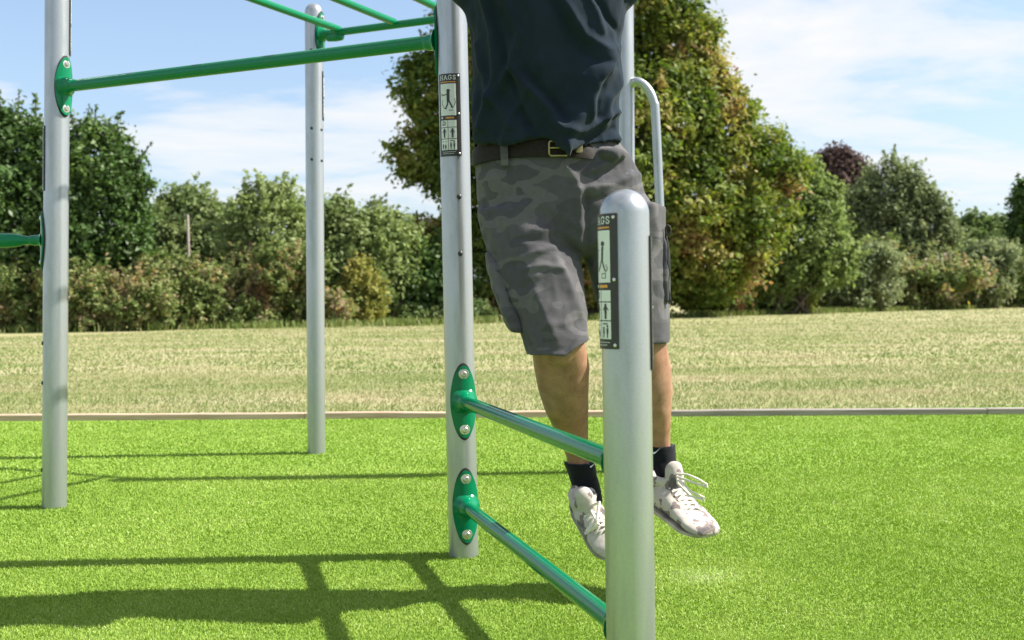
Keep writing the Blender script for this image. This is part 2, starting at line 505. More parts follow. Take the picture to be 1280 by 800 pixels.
# bent grab rail on the far right post
lp = [P4.on(60, 1.70, .03), Vector((.553, 4.93, 1.715)), Vector((.585, 4.925, 1.700)), Vector((.612, 4.92, 1.667)), Vector((.630, 4.917, 1.620)), Vector((.637, 4.915, 1.56)), Vector((.652, 4.91, 1.15)), Vector((.651, 4.91, 1.08)), Vector((.640, 4.913, 1.02)), Vector((.612, 4.92, .975)), Vector((.58, 4.925, .955)), P4.on(60, .95, .03)]
def smooth_path(P, k_=6):
    P = [Vector(p) for p in P]; o_ = []
    for i in range(len(P) - 1):
        a, b, c, d = P[max(i - 1, 0)], P[i], P[i + 1], P[min(i + 2, len(P) - 1)]
        for j in range(k_):
            t = j / k_
            o_.append(.5 * ((2 * b) + (c - a) * t + (2 * a - 5 * b + 4 * c - d) * t * t + (3 * b - a - 3 * c + d) * t ** 3))
    return o_ + [P[-1]]
mb = MB(); mb.tube(smooth_path(lp), 0.0195, 24)
obj('grab_rail', mb, M['steel'], frame)

def plug(post, deg, z):
    mb = MB(); c = post.on(deg, z, POST_R - .001); a = post.out(deg)
    mb.lathe(c, a, [(0, .0075), (.003, .0075), (.0048, .0055), (.0055, .001)], 14)
    obj('hole_plug', mb, M['plug'], post.o)
for z in (1.629, 1.474, 2.018): plug(P2, -18, z)
for z in (1.625, 1.470): plug(P2, 52, z)
for z in (1.077, 0.908): plug(P3, 12, z)
for z in (.93, .76): plug(P4, 20, z)
for z in (.62, .14, .47): plug(P1, -82, z)

# ---- instruction signs, bent round the posts
def panel(post, dc, zc, s0, z0, s1, z1, r, mb, thick=0.0):
    n = max(1, int(abs(s1 - s0) / 0.004) + 1)
    V = []; F = []
    for i in range(n + 1):
        s_ = s0 + (s1 - s0) * i / n
        for z in (z0, z1): V.append(post.on(dc + math.degrees(s_ / POST_R), zc + z, r))
    for i in range(n): F.append((2 * i, 2 * i + 2, 2 * i + 3, 2 * i + 1))
    if thick:
        o = len(V)
        for i in range(n + 1):
            s_ = s0 + (s1 - s0) * i / n
            for z in (z0, z1): V.append(post.on(dc + math.degrees(s_ / POST_R), zc + z, r - thick))
        F += [(0, 1, o + 1, o), (2 * n, o + 2 * n, o + 2 * n + 1, 2 * n + 1)]
        for i in range(n):
            F += [(2 * i, o + 2 * i, o + 2 * i + 2, 2 * i + 2), (2 * i + 1, 2 * i + 3, o + 2 * i + 3, o + 2 * i + 1)]
    mb.add(V, F)
def stroke(post, dc, zc, pts, wd, r, mb):
    for (a, b) in zip(pts[:-1], pts[1:]):
        a = Vector((a[0], a[1])); b = Vector((b[0], b[1]))
        d = b - a; nrm = Vector((-d.y, d.x)).normalized() * wd / 2; e = d.normalized() * wd * .35
        V = [post.on(dc + math.degrees(q.x / POST_R), zc + q.y, r) for q in (a - e + nrm, a - e - nrm, b + e - nrm, b + e + nrm)]
        mb.add(V, [(0, 1, 2, 3)])
def disc(post, dc, zc, c, rr, r, mb, n=12):
    mb.add([post.on(dc + math.degrees((c[0] + rr * math.cos(2 * PI * j / n)) / POST_R), zc + c[1] + rr * math.sin(2 * PI * j / n), r) for j in range(n)], [tuple(range(n))])

GLY = {'H': [[(0, 0), (0, 1)], [(.75, 0), (.75, 1)], [(0, .5), (.75, .5)], [(-.14, 0), (.14, 0)], [(-.14, 1), (.14, 1)], [(.61, 0), (.89, 0)], [(.61, 1), (.89, 1)]],
       'A': [[(0, 0), (.42, 1), (.84, 0)], [(.16, .36), (.68, .36)], [(-.12, 0), (.14, 0)], [(.70, 0), (.98, 0)]],
       'G': [[(.76, .80), (.60, .96), (.40, 1), (.18, .9), (.04, .65), (.02, .4), (.12, .14), (.34, 0), (.56, .02), (.74, .14), (.74, .42)], [(.54, .42), (.88, .42)], [(.76, .70), (.76, 1)]],
       'S': [[(.62, .76), (.56, .94), (.34, 1), (.12, .92), (.06, .74), (.18, .58), (.48, .46), (.64, .30), (.58, .08), (.34, 0), (.12, .06), (.04, .26)]]}

def sign(post, dc, zc, exercise):
    R0 = POST_R + 0.0035
    mb = MB(); panel(post, dc, zc, -.034, -.122, .034, .122, R0, mb, .004)
    s = obj('instruction_sign', mb, M['sign_black'], frame, sharp=30)
    R1, R2 = R0 + .0005, R0 + .001
    mb = MB()
    panel(post, dc, zc, -.026, -.002, .021, .092, R1, mb)
    cells = [(-.026, -.036, -.004, -.016), (-.0025, -.036, .021, -.016), (-.026, -.070, -.0035, -.038), (-.002, -.070, .021, -.038), (-.026, -.104, -.0035, -.072), (-.002, -.104, .021, -.072)]
    for c in cells: panel(post, dc, zc, *c, R1, mb)
    obj('pale_panel', mb, M['sign_white'], s, smooth=False)
    mb = MB(); x = -.025
    for ch in 'HAGS':
        for st in GLY[ch]: stroke(post, dc, zc, [(x + p[0] * .0105, .104 + p[1] * .0125) for p in st], .0017, R1, mb)
        x += .0128
    obj('lettering', mb, M['sign_white'], s, smooth=False)
    mb = MB()
    for zrow, n in ((-.110, 7), (-.115, 6)):
        x = -.02
        for i in range(n):
            l_ = .0025 + .003 * ((i * 7 + n) % 3) / 2
            stroke(post, dc, zc, [(x, zrow), (x + l_, zrow)], .0011, R1, mb); x += l_ + .0016
    obj('small_print', mb, M['sign_white'], s, smooth=False)
    mb = MB(); x = -.024
    for i in range(9):
        stroke(post, dc, zc, [(x, .097), (x + .0034, .097)], .003, R1, mb); x += .0050
    obj('orange_strip', mb, M['sign_orange'], s, smooth=False)
    mb = MB()
    for i in range(4): stroke(post, dc, zc, [(-.008 + i * .006, -.0088), (-.005 + i * .006, -.0088)], .005, R1, mb)
    obj('orange_strip', mb, M['sign_orange'], s, smooth=False)
    mb = MB()
    if exercise == 'walk':
        disc(post, dc, zc, (-.0005, .071), .0052, R2, mb)
        for st, wd in (([(-.001, .064), (-.001, .042)], .0085), ([(-.003, .061), (-.013, .0585), (-.021, .060)], .003), ([(-.0015, .042), (-.003, .031), (-.009, .018)], .0042), ([(.0005, .042), (.006, .031), (.010, .021)], .0042), ([(-.009, .018), (-.013, .020)], .0025), ([(.010, .021), (.013, .023)], .0025),
                       ([(-.019, .045), (-.020, .033), (-.015, .022)], .0014), ([(.017, .048), (.019, .036), (.015, .026)], .0014), ([(.001, .013), (.012, .013)], .002), ([(-.021, .055), (-.021, .064)], .0014)):
            stroke(post, dc, zc, st, wd, R2, mb)
    else:
        disc(post, dc, zc, (.004, .068), .0048, R2, mb)
        for st, wd in (([(.0035, .061), (.002, .040)], .0055), ([(.002, .040), (.006, .028), (.010, .020)], .003), ([(.001, .040), (-.004, .028), (-.010, .020)], .003), ([(-.012, .056), (.002, .058)], .002), ([(-.013, .070), (-.013, .018)], .0013), ([(.012, .030), (.016, .022), (.010, .016)], .0013)):
            stroke(post, dc, zc, st, wd, R2, mb)
        for st in ([(.001, .006), (.011, .006), (.011, .014), (.001, .014), (.001, .006)],): stroke(post, dc, zc, st, .0013, R2, mb)
    obj('exercise_figure', mb, M['sign_black'], s, smooth=False)
    mb = MB()
    # little pictograms: hand, adult figures, adult and child
    for st, wd in (([(-.021, -.030), (-.012, -.030), (-.011, -.022)], .0022), ([(-.020, -.023), (-.016, -.019), (-.012, -.022)], .0025), ([(-.021, -.027), (-.014, -.027)], .0016)):
        stroke(post, dc, zc, st, wd, R2, mb)
    for cx in (-.0145, .0095):
        disc(post, dc, zc, (cx, -.0425), .0026, R2, mb)
        stroke(post, dc, zc, [(cx, -.0465), (cx, -.056)], .0058, R2, mb)
        for q in (-1, 1):
            stroke(post, dc, zc, [(cx + q * .0012, -.056), (cx + q * .0014, -.067)], .0022, R2, mb)
            stroke(post, dc, zc, [(cx + q * .003, -.047), (cx + q * .0062, -.052)], .0016, R2, mb)
    for cx, h in ((-.019, .6), (-.011, .5), (.0045, .8), (.0135, .95)):
        disc(post, dc, zc, (cx, -.101 + .021 * h), .0022, R2, mb)
        stroke(post, dc, zc, [(cx, -.101 + .016 * h), (cx, -.101 + .009 * h)], .0042, R2, mb)
        stroke(post, dc, zc, [(cx, -.101 + .009 * h), (cx, -.101)], .0024, R2, mb)
    for a in (0, .004, .008): stroke(post, dc, zc, [(.003 + a, -.0765), (.0055 + a, -.0765)], .0022, R2, mb)
    stroke(post, dc, zc, [(-.021, -.079), (-.008, -.079)], .0018, R2, mb)
    obj('pictogram', mb, M['sign_black'], s, smooth=False)
    for sx, sz in ((.028, .115), (.028, .003), (-.0215, -.0085), (.028, -.115)):
        mb = MB(); c = post.on(dc + math.degrees(sx / POST_R), zc + sz, R0 - .0005)
        mb.lathe(c, post.out(dc + math.degrees(sx / POST_R)), [(0, .0032), (.0012, .0032), (.002, .002), (.0021, .0004)], 10)
        obj('rivet', mb, M['bolt'], s)
    return s
sign(P3, -19, 1.320, 'walk')
sign(P5, -60, 0.8045, 'step')
sign(P5, 118, 0.765, 'step')
sign(P1, -108, 1.316, 'walk')
sign(P1, 110, 1.83, 'step')
sign(P2, 106, 1.796, 'walk')

# ------------------------------------------------------------------ the person
person = thing('person', (0.27, 2.95, 0.0), 'person in dark t-shirt and grey camouflage shorts hanging from the bar, feet off the ground', 'person')
PXM = 1400.0
def sec(px, py, d, hw, ry, dy=0.0):
    p = at(px, py, d); return (p.x, p.y + dy, p.z, hw * d / PXM, ry)
def secs(lst): return [sec(*l) for l in lst]

legL = secs([(665, 275, 2.93, 48, .085), (676, 330, 2.92, 46, .082), (688, 385, 2.83, 38, .072), (698, 430, 2.815, 34, .064), (702, 458, 2.85, 35, .066), (704, 485, 2.88, 32, .068), (708, 512, 2.915, 27.5, .060), (716, 545, 2.96, 19.5, .045), (721, 568, 2.99, 14, .036), (726, 592, 3.0, 14, .036), (733, 612, 3.0, 14, .04), (740, 635, 2.97, 14, .036), (748, 665, 2.93, 12, .02)])
legR = secs([(768, 275, 2.93, 48, .085), (783, 330, 2.93, 45, .082), (794, 385, 2.92, 38, .072), (800, 430, 2.92, 33, .064), (805, 460, 2.94, 34, .066), (808, 488, 2.955, 33, .066), (811, 515, 2.97, 28, .057), (816, 542, 3.0, 22, .045), (819, 560, 3.015, 19, .038), (824, 582, 3.02, 18, .038), (832, 605, 3.01, 19, .04), (848, 628, 2.97, 18, .034), (868, 648, 2.91, 15, .02)])
torso = secs([(718, 290, 2.93, 62, .085), (712, 262, 2.93, 80, .105), (704, 225, 2.93, 80, .10), (698, 185, 2.925, 74, .094), (690, 130, 2.90, 72, .098), (686, 70, 2.875, 76, .108), (684, 15, 2.86, 80, .108), (683, -25, 2.86, 80, .095), (683, -55, 2.87, 60, .07), (683, -78, 2.87, 32, .055)])
mb = MB()
mb.ell(legL, 28); mb.ell(legR, 28)
mb.ball(at(722, 479, 2.895), (.030, .036, .062), 16, 12); mb.ball(at(824, 482, 2.965), (.030, .036, .062), 16, 12)
mb.ball(at(699, 440, 2.775), (.034, .020, .034), 16, 12)
mb.ell(torso, 36, 2.3)
nk = Vector(torso[-1][:3])
mb.tube([nk + Vector((0, .01, -.08)), nk + Vector((0, .0, .0)), nk + Vector((-.005, -.02, .09))], [.066, .060, .058], 20)
hc = nk + Vector((-.005, -.025, .165))
mb.ball(hc + Vector((0, .012, .025)), (.074, .095, .098), 28, 18)          # skull
mb.ball(hc + Vector((0, -.022, -.045)), (.055, .066, .068), 24, 14)       # jaw and face
mb.ball(hc + Vector((0, -.072, -.098)), (.024, .018, .016), 14, 8)        # chin
mb.tube([hc + Vector((0, -.082, .012)), hc + Vector((0, -.098, -.020)), hc + Vector((0, -.106, -.036)), hc + Vector((0, -.085, -.043))], [.009, .012, .016, .012], 12)
mb.ball(hc + Vector((0, -.078, -.068)), (.025, .012, .006), 14, 6); mb.ball(hc + Vector((0, -.077, -.079)), (.022, .012, .006), 14, 6)
for q in (-1, 1):
    mb.ball(hc + Vector((q * .076, .012, -.012)), (.010, .020, .032), 14, 8)   # ears
    mb.ball(hc + Vector((q * .030, -.076, .022)), (.024, .012, .008), 12, 6)   # brows
# arms up to the bar, hands curled round it
for q, t in ((-1, 0.21), (1, 0.70)):
    grip = HB0 + HBD * t
    sh = Vector((torso[7][0] + q * .155, 2.87, nk.z - .085))
    el = sh.lerp(grip, .5) + Vector((q * .085, .01, -.03))
    wr = grip + (el - grip).normalized() * .075 + Vector((0, .012, 0))
    mb.tube([sh + Vector((-q * .06, 0, -.05)), sh, sh.lerp(el, .45), el, el.lerp(wr, .35), el.lerp(wr, .75), wr], [.06, .066, .056, .043, .047, .036, .029], 20)
    fdir = Vector((-.1, -1, 0)); fdir = (fdir - HBD * fdir.dot(HBD)).normalized()   # across the bar, towards the camera
    palm_c = grip + fdir * .028 + Vector((0, 0, -.032))
    mb.tube([wr, wr.lerp(palm_c, .5), palm_c, palm_c + Vector((0, 0, .03))], [.030, .034, .036, .030], 14)
    for i, off in enumerate((-.034, -.011, .012, .034)):
        mb.ball(palm_c + HBD * off * .9 + Vector((0, 0, .012)), (.017, .017, .026), 10, 8)
        ln_ = (3.0, 3.5, 3.3, 2.7)[i]
        pts = []
        for s_ in range(8):
            a = -0.25 + ln_ * s_ / 7
            pts.append(grip + HBD * off + fdir * (.028 * math.cos(a)) + Vector((0, 0, .028 * math.sin(a))))
        mb.tube(pts, [.0108, .0106, .0104, .0098, .0094, .0088, .0082, .0062], 10)
    th = [palm_c - HBD * q * .030 + Vector((0, 0, -.012)), palm_c - HBD * q * .046 - fdir * .012, grip - HBD * q * .044 - fdir * .024 + Vector((0, 0, -.014)), grip - HBD * q * .034 - fdir * .030 + Vector((0, 0, .008))]
    mb.tube(th, [.015, .013, .0115, .009], 10)
body = link('body', remeshed(mb, 0.0055, 5), M['skin'], person)
mb = MB()
for q in (-1, 1):
    mb = MB(); mb.ball(hc + Vector((q * .030, -.074, .004)), .0115); obj('eye', mb, M['eye'], body)
mb = MB()
mb.ball(hc + Vector((0, .026, .040)), (.080, .096, .098), 28, 16)
def hairfn(co, no):
    c = co.copy()
    for i, p in enumerate(c): p += no[i] * .004 * noise.noise(Vector(p) * 70)
    return c
link('hair', remeshed(mb, .007, 2, hairfn), M['hair'], person)

# --- cloth: hand-placed folds plus a fine crumple
def segd(P, a, b):
    ab = b - a; t = np.clip(((P - a) @ ab) / max(1e-9, ab @ ab), 0, 1)
    d = np.linalg.norm(P - (a + t[:, None] * ab), axis=1)
    return d, t
def folds_fn(folds, d, crumple, freq, stretch=(1, 1, 1), sharp=1.0):
    def fn(co, no):
        P = co[:, [0, 2]]
        disp = np.zeros(len(co))
        front = np.clip(-no[:, 1] * 1.6 + .35, 0, 1)
        for (pts, wd, amp) in folds:
            best = np.zeros(len(co))
            W_ = [np.array([at(*q, d).x, at(*q, d).z]) for q in pts]
            for a, b in zip(W_[:-1], W_[1:]):
                dd, t = segd(P, a, b)
                best = np.maximum(best, np.exp(-np.sqrt((dd / wd) ** 2 + .03) ** 1.5 + .07))
            disp += amp * best * front
        nz = np.array([noise.fractal(Vector((p[0] * freq * stretch[0], p[1] * freq * stretch[1], p[2] * freq * stretch[2])), .9, 2.1, 3) for p in co])
        nz = np.sign(nz) * np.abs(nz) ** sharp
        return co + no * (disp + nz * crumple)[:, None]
    return fn

# t-shirt
TD = 2.87
sh_secs = [(682, 187, 2.915, 90, .130), (682, 150, 2.905, 89, .134), (682, 100, 2.89, 90, .138), (683, 45, 2.875, 95, .142), (682, 0, 2.865, 102, .142), (683, -35, 2.865, 101, .122), (683, -62, 2.87, 74, .092), (683, -80, 2.872, 44, .072)]
mb = MB()
inner = [(683, 60, 2.88, 80, .105), (683, 120, 2.9, 82, .112), (683, 184, 2.915, 86.5, .118)]
mb.ell(secs(inner + sh_secs), 44, 2.08)
for q, t in ((-1, 0.21), (1, 0.70)):
    grip = HB0 + HBD * t
    s0 = Vector((torso[7][0] + q * .155, 2.87, nk.z - .085)); e0 = s0.lerp(grip, .5) + Vector((q * .085, .01, -.03))
    d0 = (e0 - s0)
    mb.tube([s0 + Vector((-q * .075, 0, -.09)), s0 + Vector((q * .01, 0, -.015)), s0 + d0 * .35, s0 + d0 * .72, s0 + d0 * .74, s0 + d0 * .5], [.10, .092, .080, .078, .068, .066], 24)
shirt_folds = [
    ([(603, -10), (618, 50), (620, 105), (606, 165)], .010, .019),
    ([(628, 10), (650, 56), (637, 94), (618, 130)], .009, .017),
    ([(640, 95), (665, 125), (692, 155), (706, 186)], .011, .022),
    ([(655, 100), (680, 128), (703, 152)], .011, -.012),
    ([(625, 120), (650, 150), (668, 178)], .012, -.010),
    ([(690, 20), (712, 62), (738, 86), (765, 84)], .013, -.015),
    ([(700, 18), (728, 58), (752, 70), (772, 62)], .011, .011),
    ([(764, 72), (741, 104), (731, 130), (733, 152)], .009, .010),
    ([(778, 92), (760, 126), (752, 158)], .009, .013),
    ([(751, 100), (742, 128), (743, 150)], .008, -.010),
    ([(692, 160), (722, 168), (752, 154), (772, 140)], .008, .014),
    ([(700, 172), (735, 178), (768, 164)], .007, -.008),
    ([(704, 187), (740, 190), (772, 176)], .009, .013),
    ([(720, -5), (741, 25), (748, 50)], .010, .010),
    ([(752, 84), (733, 108), (727, 142), (708, 164), (706, 190)], .030, .040),
    ([(648, -5), (668, 40), (672, 90)], .014, .009),
    ([(600, 120), (598, 175)], .012, .014),
    ([(615, 20), (640, 110), (660, 170)], .008, -.012),
    ([(596, 60), (612, 120), (640, 165)], .008, .012),
    ([(660, 120), (640, 150), (630, 180)], .008, .011),
    ([(735, 5), (756, 35), (768, 45)], .008, -.009),
]
sf0 = folds_fn(shirt_folds, TD, .0095, 10.5, (1.0, 1.0, .7))
def shirt_fn(co, no):
    c = sf0(co, no)
    # uneven hem: it sags where the front is pulled and rides up on the left
    for i, p in enumerate(c):
        wgt = max(0.0, min(1.0, (at(684, 120, TD).z - p[2]) / .13))
        if wgt > 0:
            x = p[0]
            front = 1.0 if no[i][1] < .3 else .35
            s_ = .012 * math.exp(-((x - .13) / .035) ** 2) + .006 * math.sin(x * 37 + 1) - .012 * math.exp(-((x - .05) / .05) ** 2)
            p[2] -= s_ * wgt * front
            p[1] -= .008 * wgt * front * (1 + math.sin(x * 52))
    return c
link('t_shirt', remeshed(mb, 0.0052, 4, shirt_fn, 1), M['shirt'], person)

# shorts
mb = MB()
pel = [(684, 176, 2.93, 88, .122), (693, 200, 2.93, 98, .126), (698, 225, 2.93, 103, .132), (705, 255, 2.93, 108, .136), (712, 285, 2.93, 106, .134), (718, 308, 2.93, 96, .118), (721, 320, 2.93, 70, .08)]
for lp_ in ((762, 193, 2.845, .042, .045, .017),): mb.ball(at(*lp_[:3]), lp_[3:], 18, 12)
mb.ell(secs([(690, 215, 2.93, 84, .108), (686, 180, 2.93, 81, .112)] + pel), 40, 2.1)
def shorts_leg(l, inn):
    mb.ell(secs(l + inn), 32, 2.15)
shorts_leg([(662, 262, 2.92, 66, .118), (662, 300, 2.90, 58, .118), (675, 345, 2.865, 54, .112), (688, 395, 2.83, 45, .100), (697, 436, 2.80, 40, .090), (698.5, 444, 2.795, 39.5, .089)],
           [(698.5, 444, 2.795, 36.5, .083), (697, 436, 2.80, 36, .082), (690, 400, 2.82, 38, .083)])
shorts_leg([(772, 258, 2.93, 60, .118), (779, 300, 2.93, 54, .118), (787, 350, 2.925, 49, .108), (794, 395, 2.925, 43, .100), (797, 423, 2.92, 40, .094), (797.5, 430, 2.92, 39.5, .093)],
           [(797.5, 430, 2.92, 36.5, .087), (797, 423, 2.92, 36.5, .086), (793, 390, 2.92, 38, .084)])
shorts_folds = [
    ([(652, 323), (672, 317), (692, 310)], .0055, .008), ([(655, 338), (680, 333), (702, 338)], .006, .007), ([(650, 352), (672, 345)], .006, .006),
    ([(694, 322), (708, 352), (722, 395)], .011, .009), ([(640, 330), (662, 385), (680, 430)], .013, -.008), ([(668, 365), (690, 420)], .010, .006),
    ([(706, 208), (720, 228), (726, 262), (726, 312)], .005, .009), ([(732, 240), (733, 300)], .007, -.009),
    ([(726, 240), (760, 232), (806, 214)], .009, .010), ([(735, 252), (775, 246), (812, 236)], .007, -.009), ([(735, 216), (752, 208), (770, 196)], .005, .010), ([(742, 222), (768, 210)], .005, -.008),
    ([(722, 300), (700, 288), (668, 290)], .010, .007), ([(722, 312), (690, 305), (650, 300)], .007, -.006), ([(724, 285), (690, 262), (640, 255)], .013, .006),
    ([(605, 210), (640, 214)], .006, -.005), ([(600, 235), (612, 270), (635, 300)], .012, -.006), ([(672, 408), (715, 402)], .008, .004), ([(742, 300), (770, 292), (805, 290)], .010, .007), ([(815, 255), (822, 300)], .012, .007),
    ([(667, 436), (705, 434), (733, 412)], .004, -.0035),
]
shf0 = folds_fn(shorts_folds, 2.83, .0052, 16.0, (1, 1, .8))
def shorts_fn(co, no):
    c = shf0(co, no)
    hz_ = at(698, 446, 2.80).z
    for i, p in enumerate(c):       # the left hem hangs lower on its outer side
        wgt = max(0.0, min(1.0, (hz_ + .14 - p[2]) / .14))
        if wgt > 0 and p[0] < .22:
            p[2] += wgt * (.045 * max(0, (p[0] - .13) / .07) + .0015 * math.sin(p[0] * 90))
    return c
shorts = link('camouflage_shorts', remeshed(mb, 0.0052, 3, shorts_fn), M['shorts'], person)

def blob(name, pts, m, parent, voxel=.004, crump=.003, freq=40):
    mb = MB()
    for (p, r) in pts: mb.ball(p, r, 14, 10)
    def fn(co, no): return co + no * np.array([crump * noise.noise(Vector(p) * freq) for p in co])[:, None]
    return link(name, remeshed(mb, voxel, 3, fn), m, parent)
def pocket(name, pl, hw):
    mb = MB(); R = []
    for (px, py, d, hx, hy) in pl:
        c = at(px, py, d)
        ring = []
        for j in range(24):
            a = 2 * PI * j / 24
            cx, sx = math.cos(a), math.sin(a)
            ring.append((c.x + hx * math.copysign(abs(cx) ** .6, cx), c.y + hy * math.copysign(abs(sx) ** .6, sx), c.z))
        R.append(ring)
    mb.loft(R)
    def fn(co, no): return co + no * np.array([.0045 * noise.fractal(Vector(p) * 24, .9, 2, 2) for p in co])[:, None]
    return link(name, remeshed(mb, .0045, 3, fn), M['shorts'], shorts)
pocket('cargo_pocket', [(614, 316, 2.90, .016, .06), (620, 333, 2.885, .024, .070), (630, 370, 2.86, .024, .070), (640, 398, 2.84, .023, .068), (647, 415, 2.83, .018, .064)], 1)
pocket('cargo_pocket', [(823, 292, 2.93, .012, .065), (825, 310, 2.93, .018, .072), (827, 350, 2.925, .018, .072), (828, 378, 2.925, .015, .068)], 1)
# frayed drawcord hanging from the right-hand pocket
mb = MB()
for i in range(5):
    p0 = at(832, 290 + i * 3, 2.87); p1 = at(835 + (i % 3) * 1.0, 330 + 4 * i, 2.86); p2 = at(835 + i * .8, 372 + 4 * (i % 3), 2.865)
    mb.tube([p0, p0.lerp(p1, .5) + Vector((.004, 0, 0)), p1, p1.lerp(p2, .5) - Vector((.003, 0, 0)), p2], .0024, 8)
p0 = at(835, 288, 2.86)
mb.tube([p0 + Vector((.007 * math.cos(a), 0, .013 * math.sin(a))) for a in [2 * PI * k_ / 12 for k_ in range(13)]], .0022, 8)
obj('drawcord', mb, M['gasket'], shorts)

# belt, loops and buckle follow the waist ellipse
def waist(py, grow=0.0):
    lo, hi = None, None
    for a, b in zip(pel[:-1], pel[1:]):
        if a[1] <= py <= b[1]: lo, hi = a, b
    t = (py - lo[1]) / (hi[1] - lo[1])
    v = [lo[i] + (hi[i] - lo[i]) * t for i in range(5)]
    s_ = sec(*v); return s_[0], s_[1], s_[2], s_[3] + grow, s_[4] + grow
def wring(py, grow, n=64):
    cx, cy, cz, rx, ry = waist(py, grow); e = 2 / 2.1
    o_ = []
    for j in range(n):
        a = 2 * PI * j / n; c, q = math.cos(a), math.sin(a)
        k_ = 1 - .16 * max(0.0, min(1.0, (c - .25) / .3))
        o_.append((cx + k_ * rx * math.copysign(abs(c) ** e, c), cy + ry * math.copysign(abs(q) ** e, q), cz + .004 * math.sin(a * 3 + 1)))
    return o_
def front_pt(px, py, grow):
    cx, cy, cz, rx, ry = waist(py, grow)
    x = at(px, py, cy - ry * .95).x
    t = min(.999, abs((x - cx) / rx)); e = 2.1
    return Vector((x, cy - ry * (1 - t ** e) ** (1 / e), cz + .004 * math.sin(3 * 4.7 + 1)))
mb = MB()
mb.loft([wring(184, .002), wring(184, .0085), wring(194, .0105), wring(205, .0085), wring(205, .002)], False)
belt = obj('belt', mb, M['belt'], person, sharp=50)
mb = MB(); pts = []
c = front_pt(700, 195, .019)
for (dx_, dz_) in ((-.024, .0175), (-.027, .012), (-.027, -.014), (-.023, -.019), (.018, -.019), (.022, -.014), (.022, .012), (.018, .0175)):
    pts.append(c + Vector((dx_, abs(dx_) * .12, dz_)))
mb.tube(pts + [pts[0]], .0030, 10, False)
mb.tube([c + Vector((.020, 0, 0)), c + Vector((-.002, -.004, 0)), c + Vector((-.027, .002, 0))], .0022, 8)
obj('buckle', mb, M['brass'], belt)
mb = MB(); c = front_pt(724, 193, .017)
mb.loft([[c + Vector((hx * sx, .002 * sy - .002, .016 * sz)) for sx, sz in ((-1, -.8), (-.8, -1), (.8, -1), (1, -.8), (1, .8), (.8, 1), (-.8, 1), (-1, .8))] for sy, hx in ((1, .0085), (-1, .0085), (-1.6, .006))])
obj('belt_keeper', mb, M['brass'], belt, sharp=30)
for px in (629,):
    c0, c1, c2 = front_pt(px, 181, .012), front_pt(px + 1, 194, .020), front_pt(px + 2, 214, .009)
    mb = MB(); R = []
    for p, dy_ in ((c0, .004), (c0, -.003), (c1, -.003), (c2, -.004), (c2, .004)):
        R.append([p + Vector((q * .0095, dy_ + r_ * .0025, 0)) for q, r_ in ((-1, -1), (1, -1), (1, 1), (-1, 1))])
    mb.loft(R); obj('belt_loop', mb, M['shorts'], shorts, sharp=45)

# socks
def sock(l, logo):
    mb = MB(); mb.ell(secs(l), 28)
    s = link('sock', remeshed(mb, .004, 2, lambda co, no: co + no * np.array([.0016 * noise.noise(Vector((p[0] * 60, p[1] * 60, p[2] * 160))) for p in co])[:, None]), M['sock'], person)
    c = at(*logo); mb = MB()
    V = [c + Vector((x * .011, 0, z * .011)) for x, z in ((-1, .55), (-.75, .1), (-.45, -.25), (0, -.1), (.5, .3), (1.05, .75), (.4, .08), (-.2, -.55), (-.6, -.55), (-.95, -.1))]
    mb.add(V + [v + Vector((0, .003, 0)) for v in V], [tuple(range(10)), tuple(range(19, 9, -1))] + [(i, (i + 1) % 10, 10 + (i + 1) % 10, 10 + i) for i in range(10)])
    obj('emblem', mb, M['logo'], s, smooth=False)
sock([(722.5, 578, 2.990, 18.5, .045), (723, 575, 2.990, 20, .047), (728, 592, 3.0, 18, .043), (733, 610, 3.0, 18, .046), (738, 628, 2.985, 16, .044)], (740, 581.5, 2.958))
sock([(821, 557, 3.014, 21.5, .042), (821, 554, 3.013, 23, .045), (824, 575, 3.02, 21.5, .044), (829, 594, 3.015, 21, .047), (838, 612, 2.995, 19, .045)], (819.5, 564.5, 2.968))

